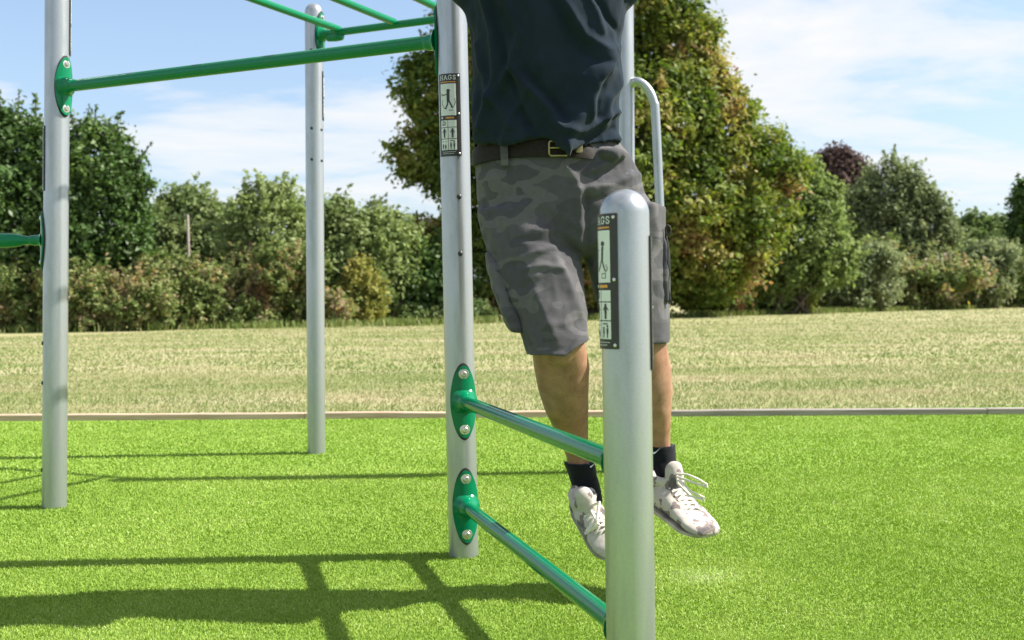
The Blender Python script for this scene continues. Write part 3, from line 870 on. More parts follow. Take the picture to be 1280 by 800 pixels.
# shoes: a last in its own space (x forward, y across, z up), then placed on the foot
def shoe(heel, toe, up_hint, wide, flip, tilt=0.0):
    f = (toe - heel); ln_ = f.length; f.normalize()
    up = (up_hint - f * up_hint.dot(f)).normalized(); y = up.cross(f)
    Mx = Matrix(((f.x, y.x, up.x, heel.x), (f.y, y.y, up.y, heel.y), (f.z, y.z, up.z, heel.z), (0, 0, 0, 1))) @ Matrix.Rotation(tilt, 4, 'X')
    s = ln_
    T = lambda p: Mx @ Vector((p[0] * s, p[1] * wide * flip, p[2] * s * 1.12))
    mb = MB(); R = []
    # x, half width, bottom, top, sideways shift
    prof = [(-.005, .020, .10, .20, 0), (.01, .036, .05, .285, 0), (.06, .044, .035, .315, 0), (.14, .046, .032, .30, .001), (.24, .046, .032, .275, .003), (.34, .047, .032, .300, .004), (.44, .048, .032, .285, .005), (.56, .051, .032, .235, .006), (.68, .054, .034, .195, .006), (.80, .053, .036, .165, .004), (.89, .048, .040, .160, .001), (.95, .044, .042, .150, -.001), (.985, .034, .050, .136, -.002), (1.0, .020, .066, .112, -.003)]
    for (x, hw, z0, z1, sh_) in prof:
        ring = []
        zc, hz_ = (z0 + z1) / 2, (z1 - z0) / 2
        for j in range(28):
            a = 2 * PI * j / 28; c, q = math.cos(a), math.sin(a)
            wtop = 1 - .34 * max(0, q) ** 1.5
            ring.append(T((x, sh_ + hw * wtop * math.copysign(abs(c) ** .75, c), zc + hz_ * math.copysign(abs(q) ** .8, q))))
        R.append(ring)
    mb.loft(R)
    # padded tongue standing up in front of the ankle
    for k_ in range(6):
        t = k_ / 5
        mb.ball(T((.36 - .09 * t, .004, .29 + .15 * t)), (.026 - .004 * abs(t - .5), .022, .022), 14, 10)
    # collar roll round the ankle opening
    for k_ in range(16):
        a = 2 * PI * k_ / 16
        mb.ball(T((.16 + .15 * math.cos(a), .031 * math.sin(a), .292 + .022 * abs(math.cos(a)))), .0125, 10, 8)
    def fn(co, no): return co + no * np.array([.0022 * noise.fractal(Vector(p) * 38, .9, 2, 2) for p in co])[:, None]
    o = link('shoe', remeshed(mb, .0036, 3, fn), M['shoe'], person)
    mb = MB(); R = []
    for (x, hw, z0, z1, sh_) in prof:
        R.append([T((x * 1.0 - (.006 if x > .5 else .004), sh_ + (hw + .0015) * c, z)) for c, z in ((-1, .045 + max(0, x - .85) * .25), (-1.0, .012 + max(0, x - .8) * .22), (-.8, .0 + max(0, x - .8) * .22), (.8, .0 + max(0, x - .8) * .22), (1.0, .012 + max(0, x - .8) * .22), (1, .045 + max(0, x - .85) * .25))])
    mb.loft(R); obj('sole', mb, M['sole'], o, sharp=50)
    def top(x):
        for a, b in zip(prof[:-1], prof[1:]):
            if a[0] <= x <= b[0]:
                t = (x - a[0]) / (b[0] - a[0]); return a[3] + (b[3] - a[3]) * t
    mb = MB()
    for k_ in range(6):
        x0 = .365 + .058 * k_
        for q in (-1, 1):
            pts = []
            for m_ in range(7):
                t = m_ / 6; yy = q * (-.024 + .048 * t)
                pts.append(T((x0 + .05 * t, .005 + yy, top(x0 + .05 * t) + .016 - .038 * (abs(yy) / .024) ** 2)))
            mb.tube(pts, .0032, 8)
    # bow: loops and loose ends swinging forward
    k0 = T((.375, .004, .325))
    return o, mb, k0, T
o, mb, k0, T = shoe(at(809, 624, 3.02), at(885, 677, 2.83), Vector((.25, -.45, .9)), 1.08, 1, rad(-4))
for a, b, c in (((846, 592), (872, 600), (884, 606)), ((847, 600), (862, 615), (880, 622))):
    p0, p1, p2 = at(*a, 2.865), at(*b, 2.845), at(*c, 2.83)
    mb.tube([k0, p0, p0.lerp(p1, .5) + Vector((0, 0, .006)), p1 + Vector((0, 0, .003)), p2, p2 + Vector((.001, 0, -.006)), p1 + Vector((0, 0, -.010)), p0 + Vector((0, 0, -.008)), k0], .0030, 8)
obj('laces', mb, M['lace'], o)
o, mb, k0, T = shoe(at(727, 634, 3.02), at(776, 700, 2.85), Vector((-.12, -.55, .8)), .86, -1, rad(6))
p0, p1, p2 = at(749, 628, 2.88), at(746, 650, 2.86), at(733, 664, 2.87)
mb.tube([k0, p0, p1, p2, p2 + Vector((-.004, 0, -.006)), p1 + Vector((.004, 0, -.012)), k0], .0045, 8)
obj('laces', mb, M['lace'], o)

# ------------------------------------------------------------------ ground
def sheet(name, x0, y0, x1, y1, z, m, nx=1, ny=1, fn=None):
    V = []; F = []
    for j in range(ny + 1):
        for i in range(nx + 1):
            x, y = x0 + (x1 - x0) * i / nx, y0 + (y1 - y0) * j / ny
            V.append((x, y, z + (fn(x, y) if fn else 0)))
    for j in range(ny):
        for i in range(nx):
            a = j * (nx + 1) + i; F.append((a, a + 1, a + nx + 2, a + nx + 1))
    mb = MB(); mb.add(V, F); o = obj(name, mb, m); o['kind'] = 'structure'; return o

def kerb_y(x): return 7.27 - .035 * (x + .5)

def groundmat(name, stops, scale, stretch=(1, 1, 1), rough=.9, detail=8.0):
    m, t, p, l = mat(name)
    tcx = N(t, 'ShaderNodeTexCoord')
    mpp = N(t, 'ShaderNodeMapping'); mpp.inputs['Scale'].default_value = stretch
    l(tcx.outputs['Object'], mpp.inputs[0])
    nz = N(t, 'ShaderNodeTexNoise', i_Scale=scale, i_Detail=detail, i_Roughness=.65)
    l(mpp.outputs[0], nz.inputs['Vector'])
    r = ramp(t, stops); l(nz.outputs['Fac'], r.inputs[0]); l(r.outputs[0], p.inputs['Base Color'])
    p.inputs['Roughness'].default_value = rough; p.inputs['Specular IOR Level'].default_value = .15
    return m
M['turf_base'] = groundmat('turf_backing', [(.35, (.125, .225, .028)), (.65, (.195, .305, .048))], 60.0)
M['field'] = groundmat('dry_field', [(.28, (.16, .19, .065)), (.42, (.235, .245, .105)), (.55, (.31, .285, .155)), (.72, (.41, .36, .23))], .6, (.5, 1.3, 1), .95)
M['blade'] = leafmat('turf_blade', [(0.0, (.155, .255, .032)), (.5, (.235, .342, .056)), (.85, (.34, .43, .105)), (1.0, (.53, .60, .32))], .18, .55, .4)
M['dry_blade'] = leafmat('dry_grass_blade', [(0, (.12, .18, .05)), (.4, (.20, .235, .09)), (.7, (.315, .285, .17)), (1, (.46, .41, .29))], .25, .7, .2)
sheet('turf_ground', -7, -2, 7, 7.62, -.007, M['turf_base'])
sheet('field', -160, 7.2, 160, 420, -.010, M['field'], 60, 60)

def blades(name, pts, h, wd, m, lean=.5, tintf=None, z0=-.012):
    n = len(pts)
    hh = h * (.6 + .8 * rng.random(n)); ww = wd * (.7 + .6 * rng.random(n))
    az = rng.random(n) * 2 * PI; la = rng.random(n) * 2 * PI
    le = lean * rng.random(n) ** .8 * hh
    ex = np.stack([np.cos(az), np.sin(az), np.zeros(n)], 1) * ww[:, None] / 2
    ld = np.stack([np.cos(la), np.sin(la), np.zeros(n)], 1) * le[:, None]
    b = np.concatenate([pts, np.full((n, 1), z0)], 1)
    up = np.zeros((n, 3)); up[:, 2] = hh
    mid = b + up * .6 + ld * .35; tip = b + up * (1 - .25 * (le / hh)[:, None]) + ld
    V = np.stack([b - ex, b + ex, mid + ex * .85, mid - ex * .85, tip + ex * .25, tip - ex * .25], 1).reshape(-1, 3)
    o = np.arange(n)[:, None] * 6
    F = np.concatenate([o + np.array([[0, 1, 2, 3]]), o + np.array([[3, 2, 4, 5]])], 0)
    t = rng.random(n) if tintf is None else tintf(pts)
    return bulk(name, V, F, np.repeat(np.clip(t, 0, 1), 6), m)

def lownoise(p, s, seed=0.0):
    return np.array([noise.noise(Vector((x * s + seed, y * s, seed))) for x, y in p])
# artificial turf pile: density falls and blade width grows with distance
P_ = []; specs = []
def scatter(n, ya, yb, half):
    y = ya + (yb - ya) * rng.random(n); x = (rng.random(n) * 2 - 1) * half(y)
    return np.stack([x, y], 1)
def turf_tint(p):
    a = lownoise(p, 1.3) * .30 + lownoise(p, 5.0, 3.1) * .20
    patch = (.28 + .35 * rng.random(len(p))) * np.exp(-(((p[:, 0] - .50) / .15) ** 2 + ((p[:, 1] - 3.10) / .14) ** 2))
    spark = (rng.random(len(p)) < .03) * .35  # sparkle painted into the tint: a few random blades coloured paler as glints
    return .46 + a + patch + spark + (rng.random(len(p)) - .5) * .30
half = lambda y: y * .53 + .6
vis = []
for (ya, yb, n, h, wd) in ((1.75, 2.6, 280000, .0068, .0017), (2.6, 3.6, 260000, .0072, .0022), (3.6, 5.0, 210000, .0080, .0031), (5.0, 7.25, 160000, .0085, .0048)):
    p = scatter(n, ya, yb, half)
    p = p[p[:, 1] < kerb_y(p[:, 0]) - .05]
    vis.append((p, h, wd))
tg = None
for i, (p, h, wd) in enumerate(vis):
    o = blades('turf_grass', p, h, wd, M['blade'], 1.1, turf_tint, -.007)
    if tg is None: tg = o
    else:
        bm = bmesh.new(); bm.from_mesh(tg.data); bm.from_mesh(o.data); bm.to_mesh(tg.data); bm.free()
        bpy.data.objects.remove(o)
tag(tg, 'bright green artificial grass pile covering the exercise area', 'artificial grass', kind='stuff')

def field_tint(p):
    a = np.array([noise.noise(Vector((x * .42, y * 1.0, 4.0))) for x, y in p]) * .5 + np.array([noise.noise(Vector((x * .5, y * 2.2, 9.0))) for x, y in p]) * .45
    return .35 - .25 * (lownoise(p, .9, 2.2) > .38) + a + (rng.random(len(p)) - .5) * .2
p1 = scatter(90000, 7.32, 12, lambda y: y * .5 + .6); p2 = scatter(90000, 12, 30, lambda y: y * .5 + .6); p3 = scatter(30000, 30, 56, lambda y: y * .5 + 1)
p1 = p1[p1[:, 1] > kerb_y(p1[:, 0]) + .06]
p3 = p3[p3[:, 1] < 31 + (p3[:, 0] + 3.6) * .80]; p2 = p2[(p2[:, 1] < 31 + (p2[:, 0] + 3.6) * .80)]
fo = blades('field_grass', p1, .026, .0045, M['dry_blade'], 1.6, field_tint, -.012)
for p, h, wd in ((p2, .030, .011), (p3, .040, .022)):
    o = blades('field_grass', p, h, wd, M['dry_blade'], 1.6, field_tint, -.012)
    bm = bmesh.new(); bm.from_mesh(fo.data); bm.from_mesh(o.data); bm.to_mesh(fo.data); bm.free()
    bpy.data.objects.remove(o)
tag(fo, 'short sun-dried straw coloured grass of the mown field', 'grass', kind='stuff')

# timber edging boards between turf and field
def woodmat(name, a, b):
    m, t, p, l = mat(name)
    tcx = N(t, 'ShaderNodeTexCoord'); mpp = N(t, 'ShaderNodeMapping'); mpp.inputs['Scale'].default_value = (1.2, 30, 30)
    l(tcx.outputs['Object'], mpp.inputs[0])
    nz = N(t, 'ShaderNodeTexNoise', i_Scale=2.2, i_Detail=6.0, i_Distortion=.6); l(mpp.outputs[0], nz.inputs['Vector'])
    r = ramp(t, [(.3, a), (.7, b)]); l(nz.outputs['Fac'], r.inputs[0]); l(r.outputs[0], p.inputs['Base Color'])
    p.inputs['Roughness'].default_value = .85
    bp = N(t, 'ShaderNodeBump', i_Strength=.4, i_Distance=.004); l(nz.outputs['Fac'], bp.inputs['Height']); l(bp.outputs[0], p.inputs['Normal'])
    return m
M['wood_pink'] = woodmat('warm_weathered_timber', (.40, .27, .19), (.56, .43, .33))
M['wood_grey'] = woodmat('grey_weathered_timber', (.20, .165, .15), (.36, .31, .29))
edges = [(-6.2, -1.36, 'wood_pink', 'reddish weathered timber edging board at the far left of the turf, behind the left post'),
         (-1.355, .62, 'wood_pink', 'warm brown timber edging board in the middle of the turf edge, behind the far post'),
         (.625, 3.02, 'wood_grey', 'grey timber edging board to the right of the hanging person'),
         (3.025, 6.0, 'wood_grey', 'grey timber edging board end piece at the right border of the photo')]
for i, (x0, x1, m, lb) in enumerate(edges):
    mb = MB(); R = []
    n = 14
    for k_ in range(n + 1):
        x = x0 + (x1 - x0) * k_ / n
        y = kerb_y(x) + .006 * noise.noise(Vector((x * 2, i, 0)))
        z = .034 + .006 * noise.noise(Vector((x * 1.5, i, 3)))
        R.append([(x, y - .026, -.08), (x, y - .026, z - .006), (x, y - .020, z), (x, y + .020, z), (x, y + .026, z - .006), (x, y + .026, -.08)])
    mb.loft(R)
    bm_c = Vector(((x0 + x1) / 2, kerb_y((x0 + x1) / 2), 0))
    o = obj('timber_edging', mb, M[m], None, sharp=30)
    o.data.transform(Matrix.Translation(-bm_c)); o.location = bm_c
    tag(o, lb, 'edging board', 'timber edging boards round the turf')

# ------------------------------------------------------------------ trees and hedges
M['bark'] = plain('bark', (.085, .065, .05), .95, var=.4, scale=8, bump=.4)
M['lf_oak'] = leafmat('dark_oak_leaves', [(0, (0.038, 0.074, 0.020)), (.5, (0.072, 0.131, 0.033)), (.85, (0.142, 0.210, 0.053)), (1, (0.246, 0.298, 0.100))], .22, .36, .55)
M['lf_chest'] = leafmat('turning_chestnut_leaves', [(0, (.055, .092, .020)), (.38, (.120, .175, .034)), (.62, (.245, .265, .058)), (.80, (.33, .275, .10)), (.92, (.30, .185, .085)), (1, (.20, .115, .06))], .32, .5, .4)
M['lf_light'] = leafmat('light_green_leaves', [(0, (0.100, 0.150, 0.045)), (.5, (0.190, 0.250, 0.085)), (1, (0.320, 0.370, 0.180))], .35, .55, .3)
M['lf_mid'] = leafmat('mid_green_leaves', [(0, (0.065, 0.105, 0.034)), (.5, (0.125, 0.180, 0.062)), (1, (0.240, 0.280, 0.120))], .3, .55, .35)
M['lf_copper'] = leafmat('copper_beech_leaves', [(0, (.055, .038, .036)), (.6, (.100, .068, .062)), (1, (.16, .11, .095))], .2, .6, .2)
M['lf_grey'] = leafmat('grey_green_leaves', [(0, (0.098, 0.132, 0.063)), (.5, (0.190, 0.230, 0.109)), (1, (0.322, 0.345, 0.196))], .3, .6, .3)
M['lf_bramble'] = leafmat('bramble_leaves', [(0, (0.085, 0.125, 0.040)), (.40, (0.165, 0.215, 0.070)), (.64, (0.250, 0.275, 0.110)), (.78, (0.270, 0.200, 0.125)), (.88, (0.440, 0.350, 0.100)), (.93, (0.300, 0.210, 0.150)), (1, (0.400, 0.300, 0.220))], .3, .6, .3)
M['lf_dry'] = leafmat('dead_stalks', [(0, (0.190, 0.108, 0.058)), (.6, (0.321, 0.189, 0.103)), (1, (0.467, 0.311, 0.180))], .2, .8, .1)
M['lf_yellow'] = leafmat('yellowing_leaves', [(0, (.12, .15, .035)), (.5, (.28, .28, .08)), (1, (.46, .38, .12))], .3, .5, .3)
M['lf_grass'] = leafmat('rough_grass', [(0, (.085, .135, .035)), (.6, (.15, .20, .06)), (1, (.29, .28, .13))], .3, .6, .2)

def leaf_quads(C, Nrm, size, aspect=.55):
    n = len(C)
    r = rng.normal(size=(n, 3)); Nn = Nrm / np.maximum(1e-6, np.linalg.norm(Nrm, axis=1))[:, None]
    ax = np.cross(Nn, r); ax /= np.maximum(1e-6, np.linalg.norm(ax, axis=1))[:, None]
    bx = np.cross(Nn, ax)
    s = size * (.65 + .7 * rng.random(n)); 
    l = ax * s[:, None] * .5; w_ = bx * (s * aspect)[:, None] * .5
    fold = Nn * (s * .10)[:, None]
    V = np.stack([C - l, C + w_ * .95 + fold - l * .1, C + l, C - w_ * .95 + fold - l * .1], 1).reshape(-1, 3)
    F = np.arange(4 * n).reshape(n, 4)
    return V, F

def crown(lobes, nclump, per, cl_r, leaf, bias=None, gap=.0, gap_s=.6, shell=.55, tint0=.4, tvar=.35, flat=.8, brown=0.0, sprigs=None, rough=.34, auto=160, upright=.5, lvar=.22):
    """leaf clumps spread through the outer part of a union of ellipsoids"""
    Ls = np.array(lobes); area = (Ls[:, 3] * Ls[:, 4] + Ls[:, 3] * Ls[:, 5] + Ls[:, 4] * Ls[:, 5]); pr = area / area.sum()
    cs = []; ns = []
    tries = 0
    need = nclump
    while need > 0 and tries < 12:
        tries += 1
        k = rng.choice(len(Ls), need * 2, p=pr)
        d = rng.normal(size=(need * 2, 3)); d /= np.linalg.norm(d, axis=1)[:, None]
        rr = (shell + (1.04 - shell) * rng.random(need * 2) ** .6) * (1 + rough * np.array([noise.fractal(Vector(q_) * 2.6 + Vector((int(kk) * 3.7, 0, 0)), 1.0, 2.0, 3) for q_, kk in zip(d, k)]))
        P = Ls[k, :3] + d * Ls[k, 3:6] * rr[:, None]
        ok = P[:, 2] > .12
        for q in range(len(Ls)):     # drop clumps buried deep inside another lobe
            e = (((P - Ls[q, :3]) / Ls[q, 3:6]) ** 2).sum(1)
            ok &= ~((e < .42) & (k != q))
        if gap:
            g = np.array([noise.noise(Vector(p) * gap_s + Vector((5, 5, 5))) for p in P]); ok &= g > (-1 + gap * 1.6 - .35)
        P = P[ok][:need]; cs.append(P); ns.append(d[ok][:need]); need -= len(P)
    P = np.concatenate(cs); D = np.concatenate(ns)
    n = len(P)
    big = np.array([noise.noise(Vector(p) * (.35 / max(.3, cl_r))) for p in P])
    ct = tint0 + tvar * .55 * big + tvar * .5 * (rng.random(n) - .5)
    if brown:
        bn = np.array([noise.noise(Vector(p) * .55 + Vector((9, 2, 4))) for p in P])
        ct += brown * np.clip((bn - .12) * 3.2, 0, 1) * .5
    C = np.repeat(P, per, 0) + rng.normal(size=(n * per, 3)) * np.array([cl_r, cl_r, cl_r * flat]) * .5 * (.5 + np.minimum(1.1, rng.exponential(.55, n * per)))[:, None]
    Nn = np.repeat(D, per, 0) * .5 + rng.normal(size=(n * per, 3)) * .6 + np.array([0, 0, .55])
    t = np.repeat(ct, per) + (rng.random(n * per) - .5) * lvar
    # leafy shoots standing out of the crown
    for i in rng.choice(n, min(n, auto), replace=False):
        dd = D[i] * .6 + np.array([0, 0, upright]) + rng.normal(size=3) * .25
        dd = dd / np.linalg.norm(dd) * cl_r * (.9 + 1.3 * rng.random())
        m_ = 18
        q = P[i][None] + dd[None] * rng.random(m_)[:, None] * 1.0 + np.clip(rng.normal(size=(m_, 3)), -1.3, 1.3) * leaf * .3
        C = np.concatenate([C, q]); Nn = np.concatenate([Nn, rng.normal(size=(m_, 3)) + np.array([0, 0, .4])]); t = np.concatenate([t, ct[i] + .08 + (rng.random(m_) - .5) * .25])
    if sprigs is not None:
        for (b, e, m_) in sprigs:
            tt = rng.random(m_); q = np.array(b)[None] + (np.array(e) - np.array(b))[None] * tt[:, None]
            q = q + rng.normal(size=(m_, 3)) * leaf * .55 * (1.2 - tt)[:, None]
            C = np.concatenate([C, q]); Nn = np.concatenate([Nn, rng.normal(size=(m_, 3)) + np.array([0, 0, .4])]); t = np.concatenate([t, np.clip(tint0 + .15 + (rng.random(m_) - .5) * .3, 0, 1)])
    keep = C[:, 2] > .03
    C, Nn, t = C[keep], Nn[keep], t[keep]
    V, F = leaf_quads(C, Nn, leaf)
    return V, F, np.repeat(np.clip(t, 0, 1), 4), P

def plant(name, label, cat, base, lobes, leafm, nclump, per, cl_r, leaf, trunk_r=.15, group=None, crownname='crown', stems=1, sprigs=None, limbs=14, **kw):
    base = Vector(base)
    t = thing(name, base, label, cat, group)
    V, F, ti, P = crown(lobes, nclump, per, cl_r, leaf, sprigs=sprigs, **kw)
    bulk(crownname, V - np.array(base), F, ti, leafm, None).parent = t
    mb = MB()
    top = Vector(np.array(lobes)[:, :3].mean(0)); zmin = min(l[2] - l[5] for l in lobes)
    if stems == 1:
        fork = base.lerp(top, .45); fork.z = max(base.z + .3 * (top.z - base.z), zmin * .5)
        mb.tube([base + Vector((0, 0, -.1)), base + Vector((0, 0, .08 * fork.z)), base.lerp(fork, .5) + Vector((trunk_r * .3, 0, 0)), fork, fork.lerp(top, .6), top], [trunk_r * 1.5, trunk_r * 1.1, trunk_r * .9, trunk_r * .78, trunk_r * .5, trunk_r * .25], 12)
    else:
        fork = base
    ends = [Vector(l[:3]) for l in lobes] + [Vector(P[i]) for i in rng.choice(len(P), min(limbs, len(P)), replace=False)]
    for e in ends:
        s0 = fork + Vector((random.uniform(-1, 1), random.uniform(-1, 1), 0)) * (0 if stems == 1 else trunk_r * 6)
        s0.z = max(s0.z, 0.0) - (.05 if stems > 1 else 0)
        md = s0.lerp(e, .5) + Vector((random.uniform(-1, 1), random.uniform(-1, 1), random.uniform(-.2, .8))) * (e - s0).length * .08
        r0 = trunk_r * (.5 if stems == 1 else .6)
        mb.tube([s0, md, e], [r0, r0 * .55, r0 * .12], 7)
    if sprigs:
        for (b, e, _) in sprigs: mb.tube([Vector(b), Vector(b).lerp(Vector(e), .5), Vector(e)], [trunk_r * .12, trunk_r * .08, trunk_r * .04], 5)
    obj('trunk' if stems == 1 else 'stems', mb, M['bark'], t)
    return t

def LB(Y, lst, dk=.85):
    """lobes given as (px, py, radius px, [vertical radius px], [depth offset m])"""
    o = []
    for l in lst:
        p = at(l[0], l[1], Y + (l[4] if len(l) > 4 else 0)); k_ = Y / FPX
        rz = l[3] if len(l) > 3 else l[2]
        o.append((p.x, p.y, p.z, l[2] * k_, l[2] * k_ * dk, rz * k_))
    return o
def SPR(Y, lst, m_=40):
    return [(tuple(at(a, b, Y)), tuple(at(c, d, Y)), m_) for a, b, c, d in lst]
def base_at(px, Y):
    p = at(px, 400, Y); return (p.x, Y, -.01)

# left: dark oak
plant('oak_tree', 'dense dark green oak tree at the far left, rising behind the left post', 'tree', base_at(45, 29.5),
      LB(29.5, [(-50, 240, 85), (20, 212, 58), (70, 205, 48), (118, 212, 52), (146, 242, 38), (100, 270, 75), (15, 285, 90), (140, 300, 50), (60, 335, 70), (158, 218, 24), (166, 262, 20), (125, 175, 24), (35, 168, 26), (-10, 165, 34)]), M['lf_oak'], 2300, 26, .24, .155, .26,
      gap=.34, gap_s=.9, shell=.5, tint0=.42, tvar=.5,
      sprigs=SPR(29.3, [(22, 160, 24, 112), (45, 165, 44, 118), (5, 160, -3, 112), (92, 160, 84, 118), (105, 165, 112, 132), (140, 175, 152, 138), (170, 205, 190, 178), (118, 160, 120, 130), (75, 160, 76, 128), (182, 240, 196, 228), (60, 160, 66, 140)], 26))
# far round trees
plant('round_tree', 'small round green tree in the distance, just right of the dark oak', 'tree', base_at(238, 47),
      LB(47, [(236, 268, 30), (214, 280, 22), (262, 282, 26), (240, 300, 40), (205, 300, 22)]), M['lf_mid'], 700, 22, .34, .26, .25, gap=.2, tint0=.6)
plant('sapling_willow', 'loose grey green willow with upright twigs, left of the far post', 'tree', base_at(335, 32.6),
      LB(32.6, [(335, 290, 44), (318, 262, 24), (346, 255, 26), (365, 285, 26), (300, 300, 26), (335, 330, 50)]), M['lf_light'], 520, 16, .32, .16, .10, gap=.5, gap_s=.8, tint0=.62, shell=.35, upright=1.3, auto=260,
      sprigs=SPR(32.6, [(318, 262, 304, 222), (328, 255, 322, 216), (340, 250, 347, 220), (352, 250, 368, 226), (365, 270, 378, 248), (345, 255, 355, 222), (310, 270, 296, 244), (334, 255, 336, 230)], 55))
plant('hedgerow_shrub', 'dark green shrub right of the far post, topping the hedge', 'shrub', base_at(418, 33.8),
      LB(33.8, [(415, 285, 34), (392, 290, 26), (432, 300, 32), (412, 330, 46), (425, 360, 44)]), M['lf_mid'], 620, 20, .30, .18, .10, stems=4, gap=.4, tint0=.68, upright=1.1, auto=260, rough=.5, group='shrubs topping the hedge')
plant('hedgerow_shrub', 'feathery bright green shrub left of the dark chestnut crown', 'shrub', base_at(478, 34.4),
      LB(34.4, [(478, 292, 26), (462, 305, 30), (495, 300, 24), (480, 335, 42), (455, 340, 36)]), M['lf_light'], 560, 20, .30, .18, .10, stems=4, gap=.4, tint0=.6, upright=1.1, auto=260, rough=.5, group='shrubs topping the hedge', sprigs=SPR(34.4, [(478, 280, 477, 262), (462, 285, 458, 268), (492, 285, 497, 266)], 40))
plant('hedgerow_shrub', 'low deep green shrub in the shade left of the tall middle post', 'shrub', base_at(510, 35),
      LB(35, [(500, 350, 44), (535, 350, 44), (478, 372, 30), (520, 385, 34)]), M['lf_oak'], 700, 22, .24, .17, .08, stems=4, gap=.2, tint0=.35, upright=1.1, auto=260, rough=.5, group='shrubs topping the hedge')
plant('hedgerow_shrub', 'pale leaved shrub at the foot of the dark oak, behind the wooden pole', 'shrub', base_at(210, 34),
      LB(34, [(190, 300, 34), (222, 310, 32), (255, 318, 30), (170, 325, 30), (225, 345, 40)]), M['lf_mid'], 700, 22, .26, .18, .08, stems=4, gap=.3, tint0=.7, upright=1.1, auto=260, rough=.5, group='shrubs topping the hedge')

# the big turning chestnut
plant('chestnut_tree', 'huge broad chestnut tree with yellow and brown turning leaves behind the person', 'tree', base_at(735, 38),
      LB(38, [(700, -90, 160), (640, 70, 105), (575, 130, 62), (545, 105, 44), (520, 195, 32), (575, 215, 50, 36), (560, 320, 66, 52), (515, 325, 44, 36), (600, 330, 80, 70), (795, 0, 70), (850, 62, 42), (835, 140, 82), (885, 160, 60), (905, 205, 55), (955, 190, 34), (850, 265, 92), (720, 190, 150), (930, 265, 58), (985, 215, 22), (690, 320, 100, 70), (790, 320, 90, 72), (880, 320, 70, 60), (900, 110, 18), (880, 95, 28), (870, 30, 28)], .8), M['lf_chest'], 6800, 34, .34, .205, .55,
      gap=.42, gap_s=.6, shell=.58, tint0=.40, tvar=.60, rough=.27, brown=.6, limbs=40,
      sprigs=SPR(38, [(540, 90, 524, 36), (545, 80, 530, 42), (520, 150, 500, 110), (500, 195, 478, 178), (880, 60, 905, 40)], 60))
plant('willow_bush', 'light green willow bush leaning out at the right foot of the chestnut', 'shrub', base_at(985, 42),
      LB(42, [(985, 232, 42), (1012, 262, 38), (965, 275, 50), (1010, 310, 52), (960, 335, 52), (1035, 325, 34), (1030, 245, 20)]), M['lf_light'], 1700, 22, .26, .19, .12, stems=5, gap=.3, tint0=.42, tvar=.45,
      sprigs=SPR(42, [(985, 210, 978, 178), (1000, 215, 1004, 186), (1020, 235, 1030, 206), (965, 215, 955, 172)], 50))
plant('copper_beech', 'dark purple copper beech in the distance on the right', 'tree', base_at(1050, 82),
      LB(82, [(1048, 212, 25), (1030, 217, 16), (1067, 218, 16), (1050, 236, 30)]), M['lf_copper'], 900, 20, .5, .36, .4, gap=.15, tint0=.5, rough=.12, auto=20)
plant('hawthorn_tree', 'grey green hawthorn tree right of the copper beech', 'tree', base_at(1120, 58),
      LB(58, [(1118, 240, 36), (1092, 262, 34), (1148, 258, 32), (1112, 285, 44), (1165, 285, 28), (1085, 295, 30), (1180, 296, 20), (1130, 305, 40)]), M['lf_grey'], 1200, 22, .38, .24, .22, rough=.45, auto=260, upright=.8, gap=.46, gap_s=.5, tint0=.40, tvar=.5,
      sprigs=SPR(58, [(1118, 220, 1122, 205), (1140, 235, 1152, 222), (1170, 280, 1186, 262)], 40))
plant('field_maple', 'small rounded green tree between the hawthorn and the right border', 'tree', base_at(1222, 66),
      LB(66, [(1215, 296, 24), (1242, 296, 22), (1195, 296, 18), (1228, 312, 30)]), M['lf_mid'], 700, 20, .36, .28, .18, gap=.2, tint0=.5)
plant('pine_tree', 'dark pine cut by the right border of the photo', 'tree', base_at(1292, 54),
      LB(54, [(1282, 238, 12), (1288, 262, 22), (1290, 288, 26), (1300, 250, 26), (1276, 284, 14)]), M['lf_oak'], 500, 22, .28, .22, .2, gap=.25, tint0=.35)

# bramble hedge along the field edge
BR = [(-25, 29, 366, 75, 52, 'lf_bramble', 'yellowing bramble clump at the left border of the photo'),
      (40, 28.6, 374, 52, 50, 'lf_bramble', 'bramble clump with orange leaves, left of the left post'),
      (125, 28.6, 374, 62, 50, 'lf_bramble', 'bramble clump with yellow leaves, right of the left post'),
      (200, 29.6, 372, 55, 54, 'lf_bramble', 'leafy bramble clump left of the wooden pole'),
      (285, 30.5, 366, 58, 58, 'lf_bramble', 'tall bramble clump with yellow flecks, right of the wooden pole'),
      (362, 31.6, 364, 54, 58, 'lf_bramble', 'bramble clump with brown stalks, just left of the far post'),
      (425, 33, 385, 40, 28, 'lf_mid', 'low green bramble clump just right of the far post'),
      (520, 34.5, 397, 60, 16, 'lf_mid', 'low nettle patch in the shade left of the middle post'),
      (900, 41, 358, 48, 34, 'lf_chest', 'bramble clump with brown leaves under the chestnut crown, right of the person'),
      (975, 43, 362, 44, 28, 'lf_yellow', 'yellow green weed clump at the foot of the willow bush'),
      (1060, 46, 348, 62, 42, 'lf_grey', 'greyish bramble clump with pale flowers, right of the willow bush'),
      (1135, 48.5, 346, 64, 42, 'lf_bramble', 'brown green bramble clump below the hawthorn'),
      (1205, 51, 344, 60, 40, 'lf_grey', 'pale grey green bramble clump left of the bright right border bush'),
      (1268, 53, 344, 48, 38, 'lf_light', 'bright green bush at the right border of the photo')]
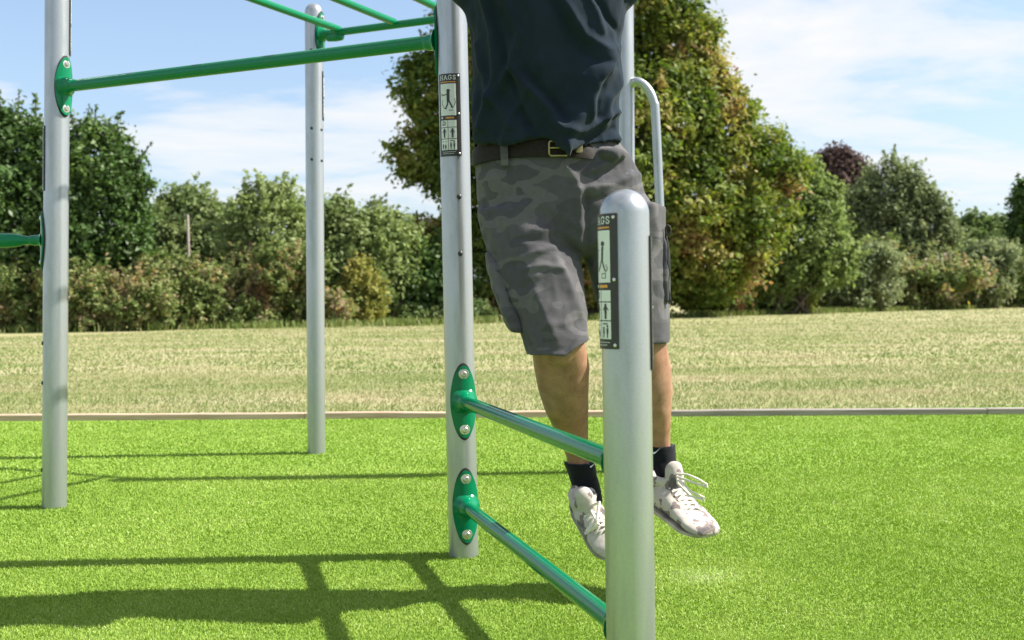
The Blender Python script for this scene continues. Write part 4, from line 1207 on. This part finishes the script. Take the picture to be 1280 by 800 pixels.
for (px, Y, py, hw, hh, lm, lb) in BR:
    ls = []
    for k_ in range(9):
        ls.append((px + random.uniform(-1.05, 1.05) * hw, py + random.uniform(-.6, .5) * hh, hw * random.uniform(.34, .55), hh * random.uniform(.35, .55), random.uniform(-.5, .6)))
    ls += [(px, py + hh * .35, hw * .7, hh * .6), (px - hw * .55, py + hh * .55, hw * .42, hh * .42), (px + hw * .55, py + hh * .55, hw * .42, hh * .42)]
    sp = SPR(Y - .3, [(px + random.uniform(-.8, .8) * hw, py - hh * .2, px + random.uniform(-1, 1) * hw, py - hh * random.uniform(.75, 1.15)) for _ in range(9)], 16)
    plant('bramble_bush', lb, 'bush', base_at(px, Y), LB(Y, ls), M[lm], int(620 * min(1.3, hw / 50)), 22, .17 * Y / 32, .125 * Y / 30, .03, group='brambles along the field edge', crownname='foliage', stems=5,
          gap=.36, gap_s=1.3, shell=.35, tint0=.48, tvar=.95, sprigs=sp, limbs=30, upright=1.1, auto=240, rough=.55, lvar=.62)

plant('yellow_shrub', 'upright yellowing shrub in front of the dark hedge, right of the far post', 'shrub', base_at(455, 32.5),
      LB(32.5, [(450, 350, 18, 22), (466, 372, 16, 20), (438, 375, 16, 20), (455, 390, 24, 18)]), M['lf_yellow'], 260, 20, .16, .12, .035, stems=4, crownname='foliage', gap=.3, tint0=.45, tvar=.6,
      sprigs=SPR(32.5, [(450, 350, 446, 330), (462, 355, 470, 338), (440, 365, 432, 345), (470, 372, 482, 355)], 24))

# dead dock stalks
def stalks(name, label, px, Y, n, hpx, wpx, m):
    b = Vector(base_at(px, Y)); t = thing(name, b, label, 'dead stalks')
    mb = MB(); C = []
    for i in range(n):
        p = at(px + random.gauss(0, wpx), 410, Y + random.uniform(-.3, .3)); p.z = -.01
        h_ = hpx * Y / FPX * random.uniform(.55, 1)
        q = p + Vector((random.gauss(0, .12), random.gauss(0, .1), h_))
        mb.tube([p, p.lerp(q, .5) + Vector((.02, 0, 0)), q], [.012, .009, .005], 5)
        for k_ in range(34):
            s_ = random.uniform(.3, 1.02); C.append(p.lerp(q, s_) + Vector((random.gauss(0, .045), random.gauss(0, .045), 0)))
    C = np.array(C); V, F = leaf_quads(C, rng.normal(size=C.shape), .075)
    bulk('seed_heads', V - np.array(b), F, np.repeat(rng.random(len(C)), 4), m, None).parent = t
    obj('stems', mb, M['lf_dry'], t)
stalks('dock_stalks', 'rusty brown dead dock stalks left of the far post', 322, 30.6, 26, 78, 11, M['lf_dry'])
stalks('dock_stalks', 'pale dry weed stalks below the chestnut, right of the person', 925, 40, 24, 62, 10, M['lf_dry'])

# weathered stake in the hedge
mb = MB(); b = Vector(base_at(237, 31.2)); tp = at(234.5, 268, 31.2)
mb.tube([b, b.lerp(tp, .5) + Vector((.01, 0, 0)), tp - Vector((0, 0, .03)), tp], [.042, .040, .036, .02], 10)
o = obj('wooden_pole', mb, M['wood_grey'], None)
o.data.transform(Matrix.Translation(-b)); o.location = b
tag(o, 'tall thin weathered wooden pole sticking up out of the brambles on the left', 'post')

# rough grass fringe below the hedge
def edge_y(x): return 29.2 + (x + 11) * .30 if x < -3 else 31.6 + (x + 3) * .83
n = 26000
x = -18 + 46 * rng.random(n); y = np.array([edge_y(a) for a in x]) + rng.normal(size=n) * .5 - .6
keep = rng.random(n) < .2 + .65 * (lownoise(np.stack([x, y], 1), .8) > .05)
o = blades('rough_grass', np.stack([x, y], 1)[keep], .20, .030, M['lf_grass'], .8)
tag(o, 'uncut tufty grass fringe along the foot of the hedge', 'grass', kind='stuff')
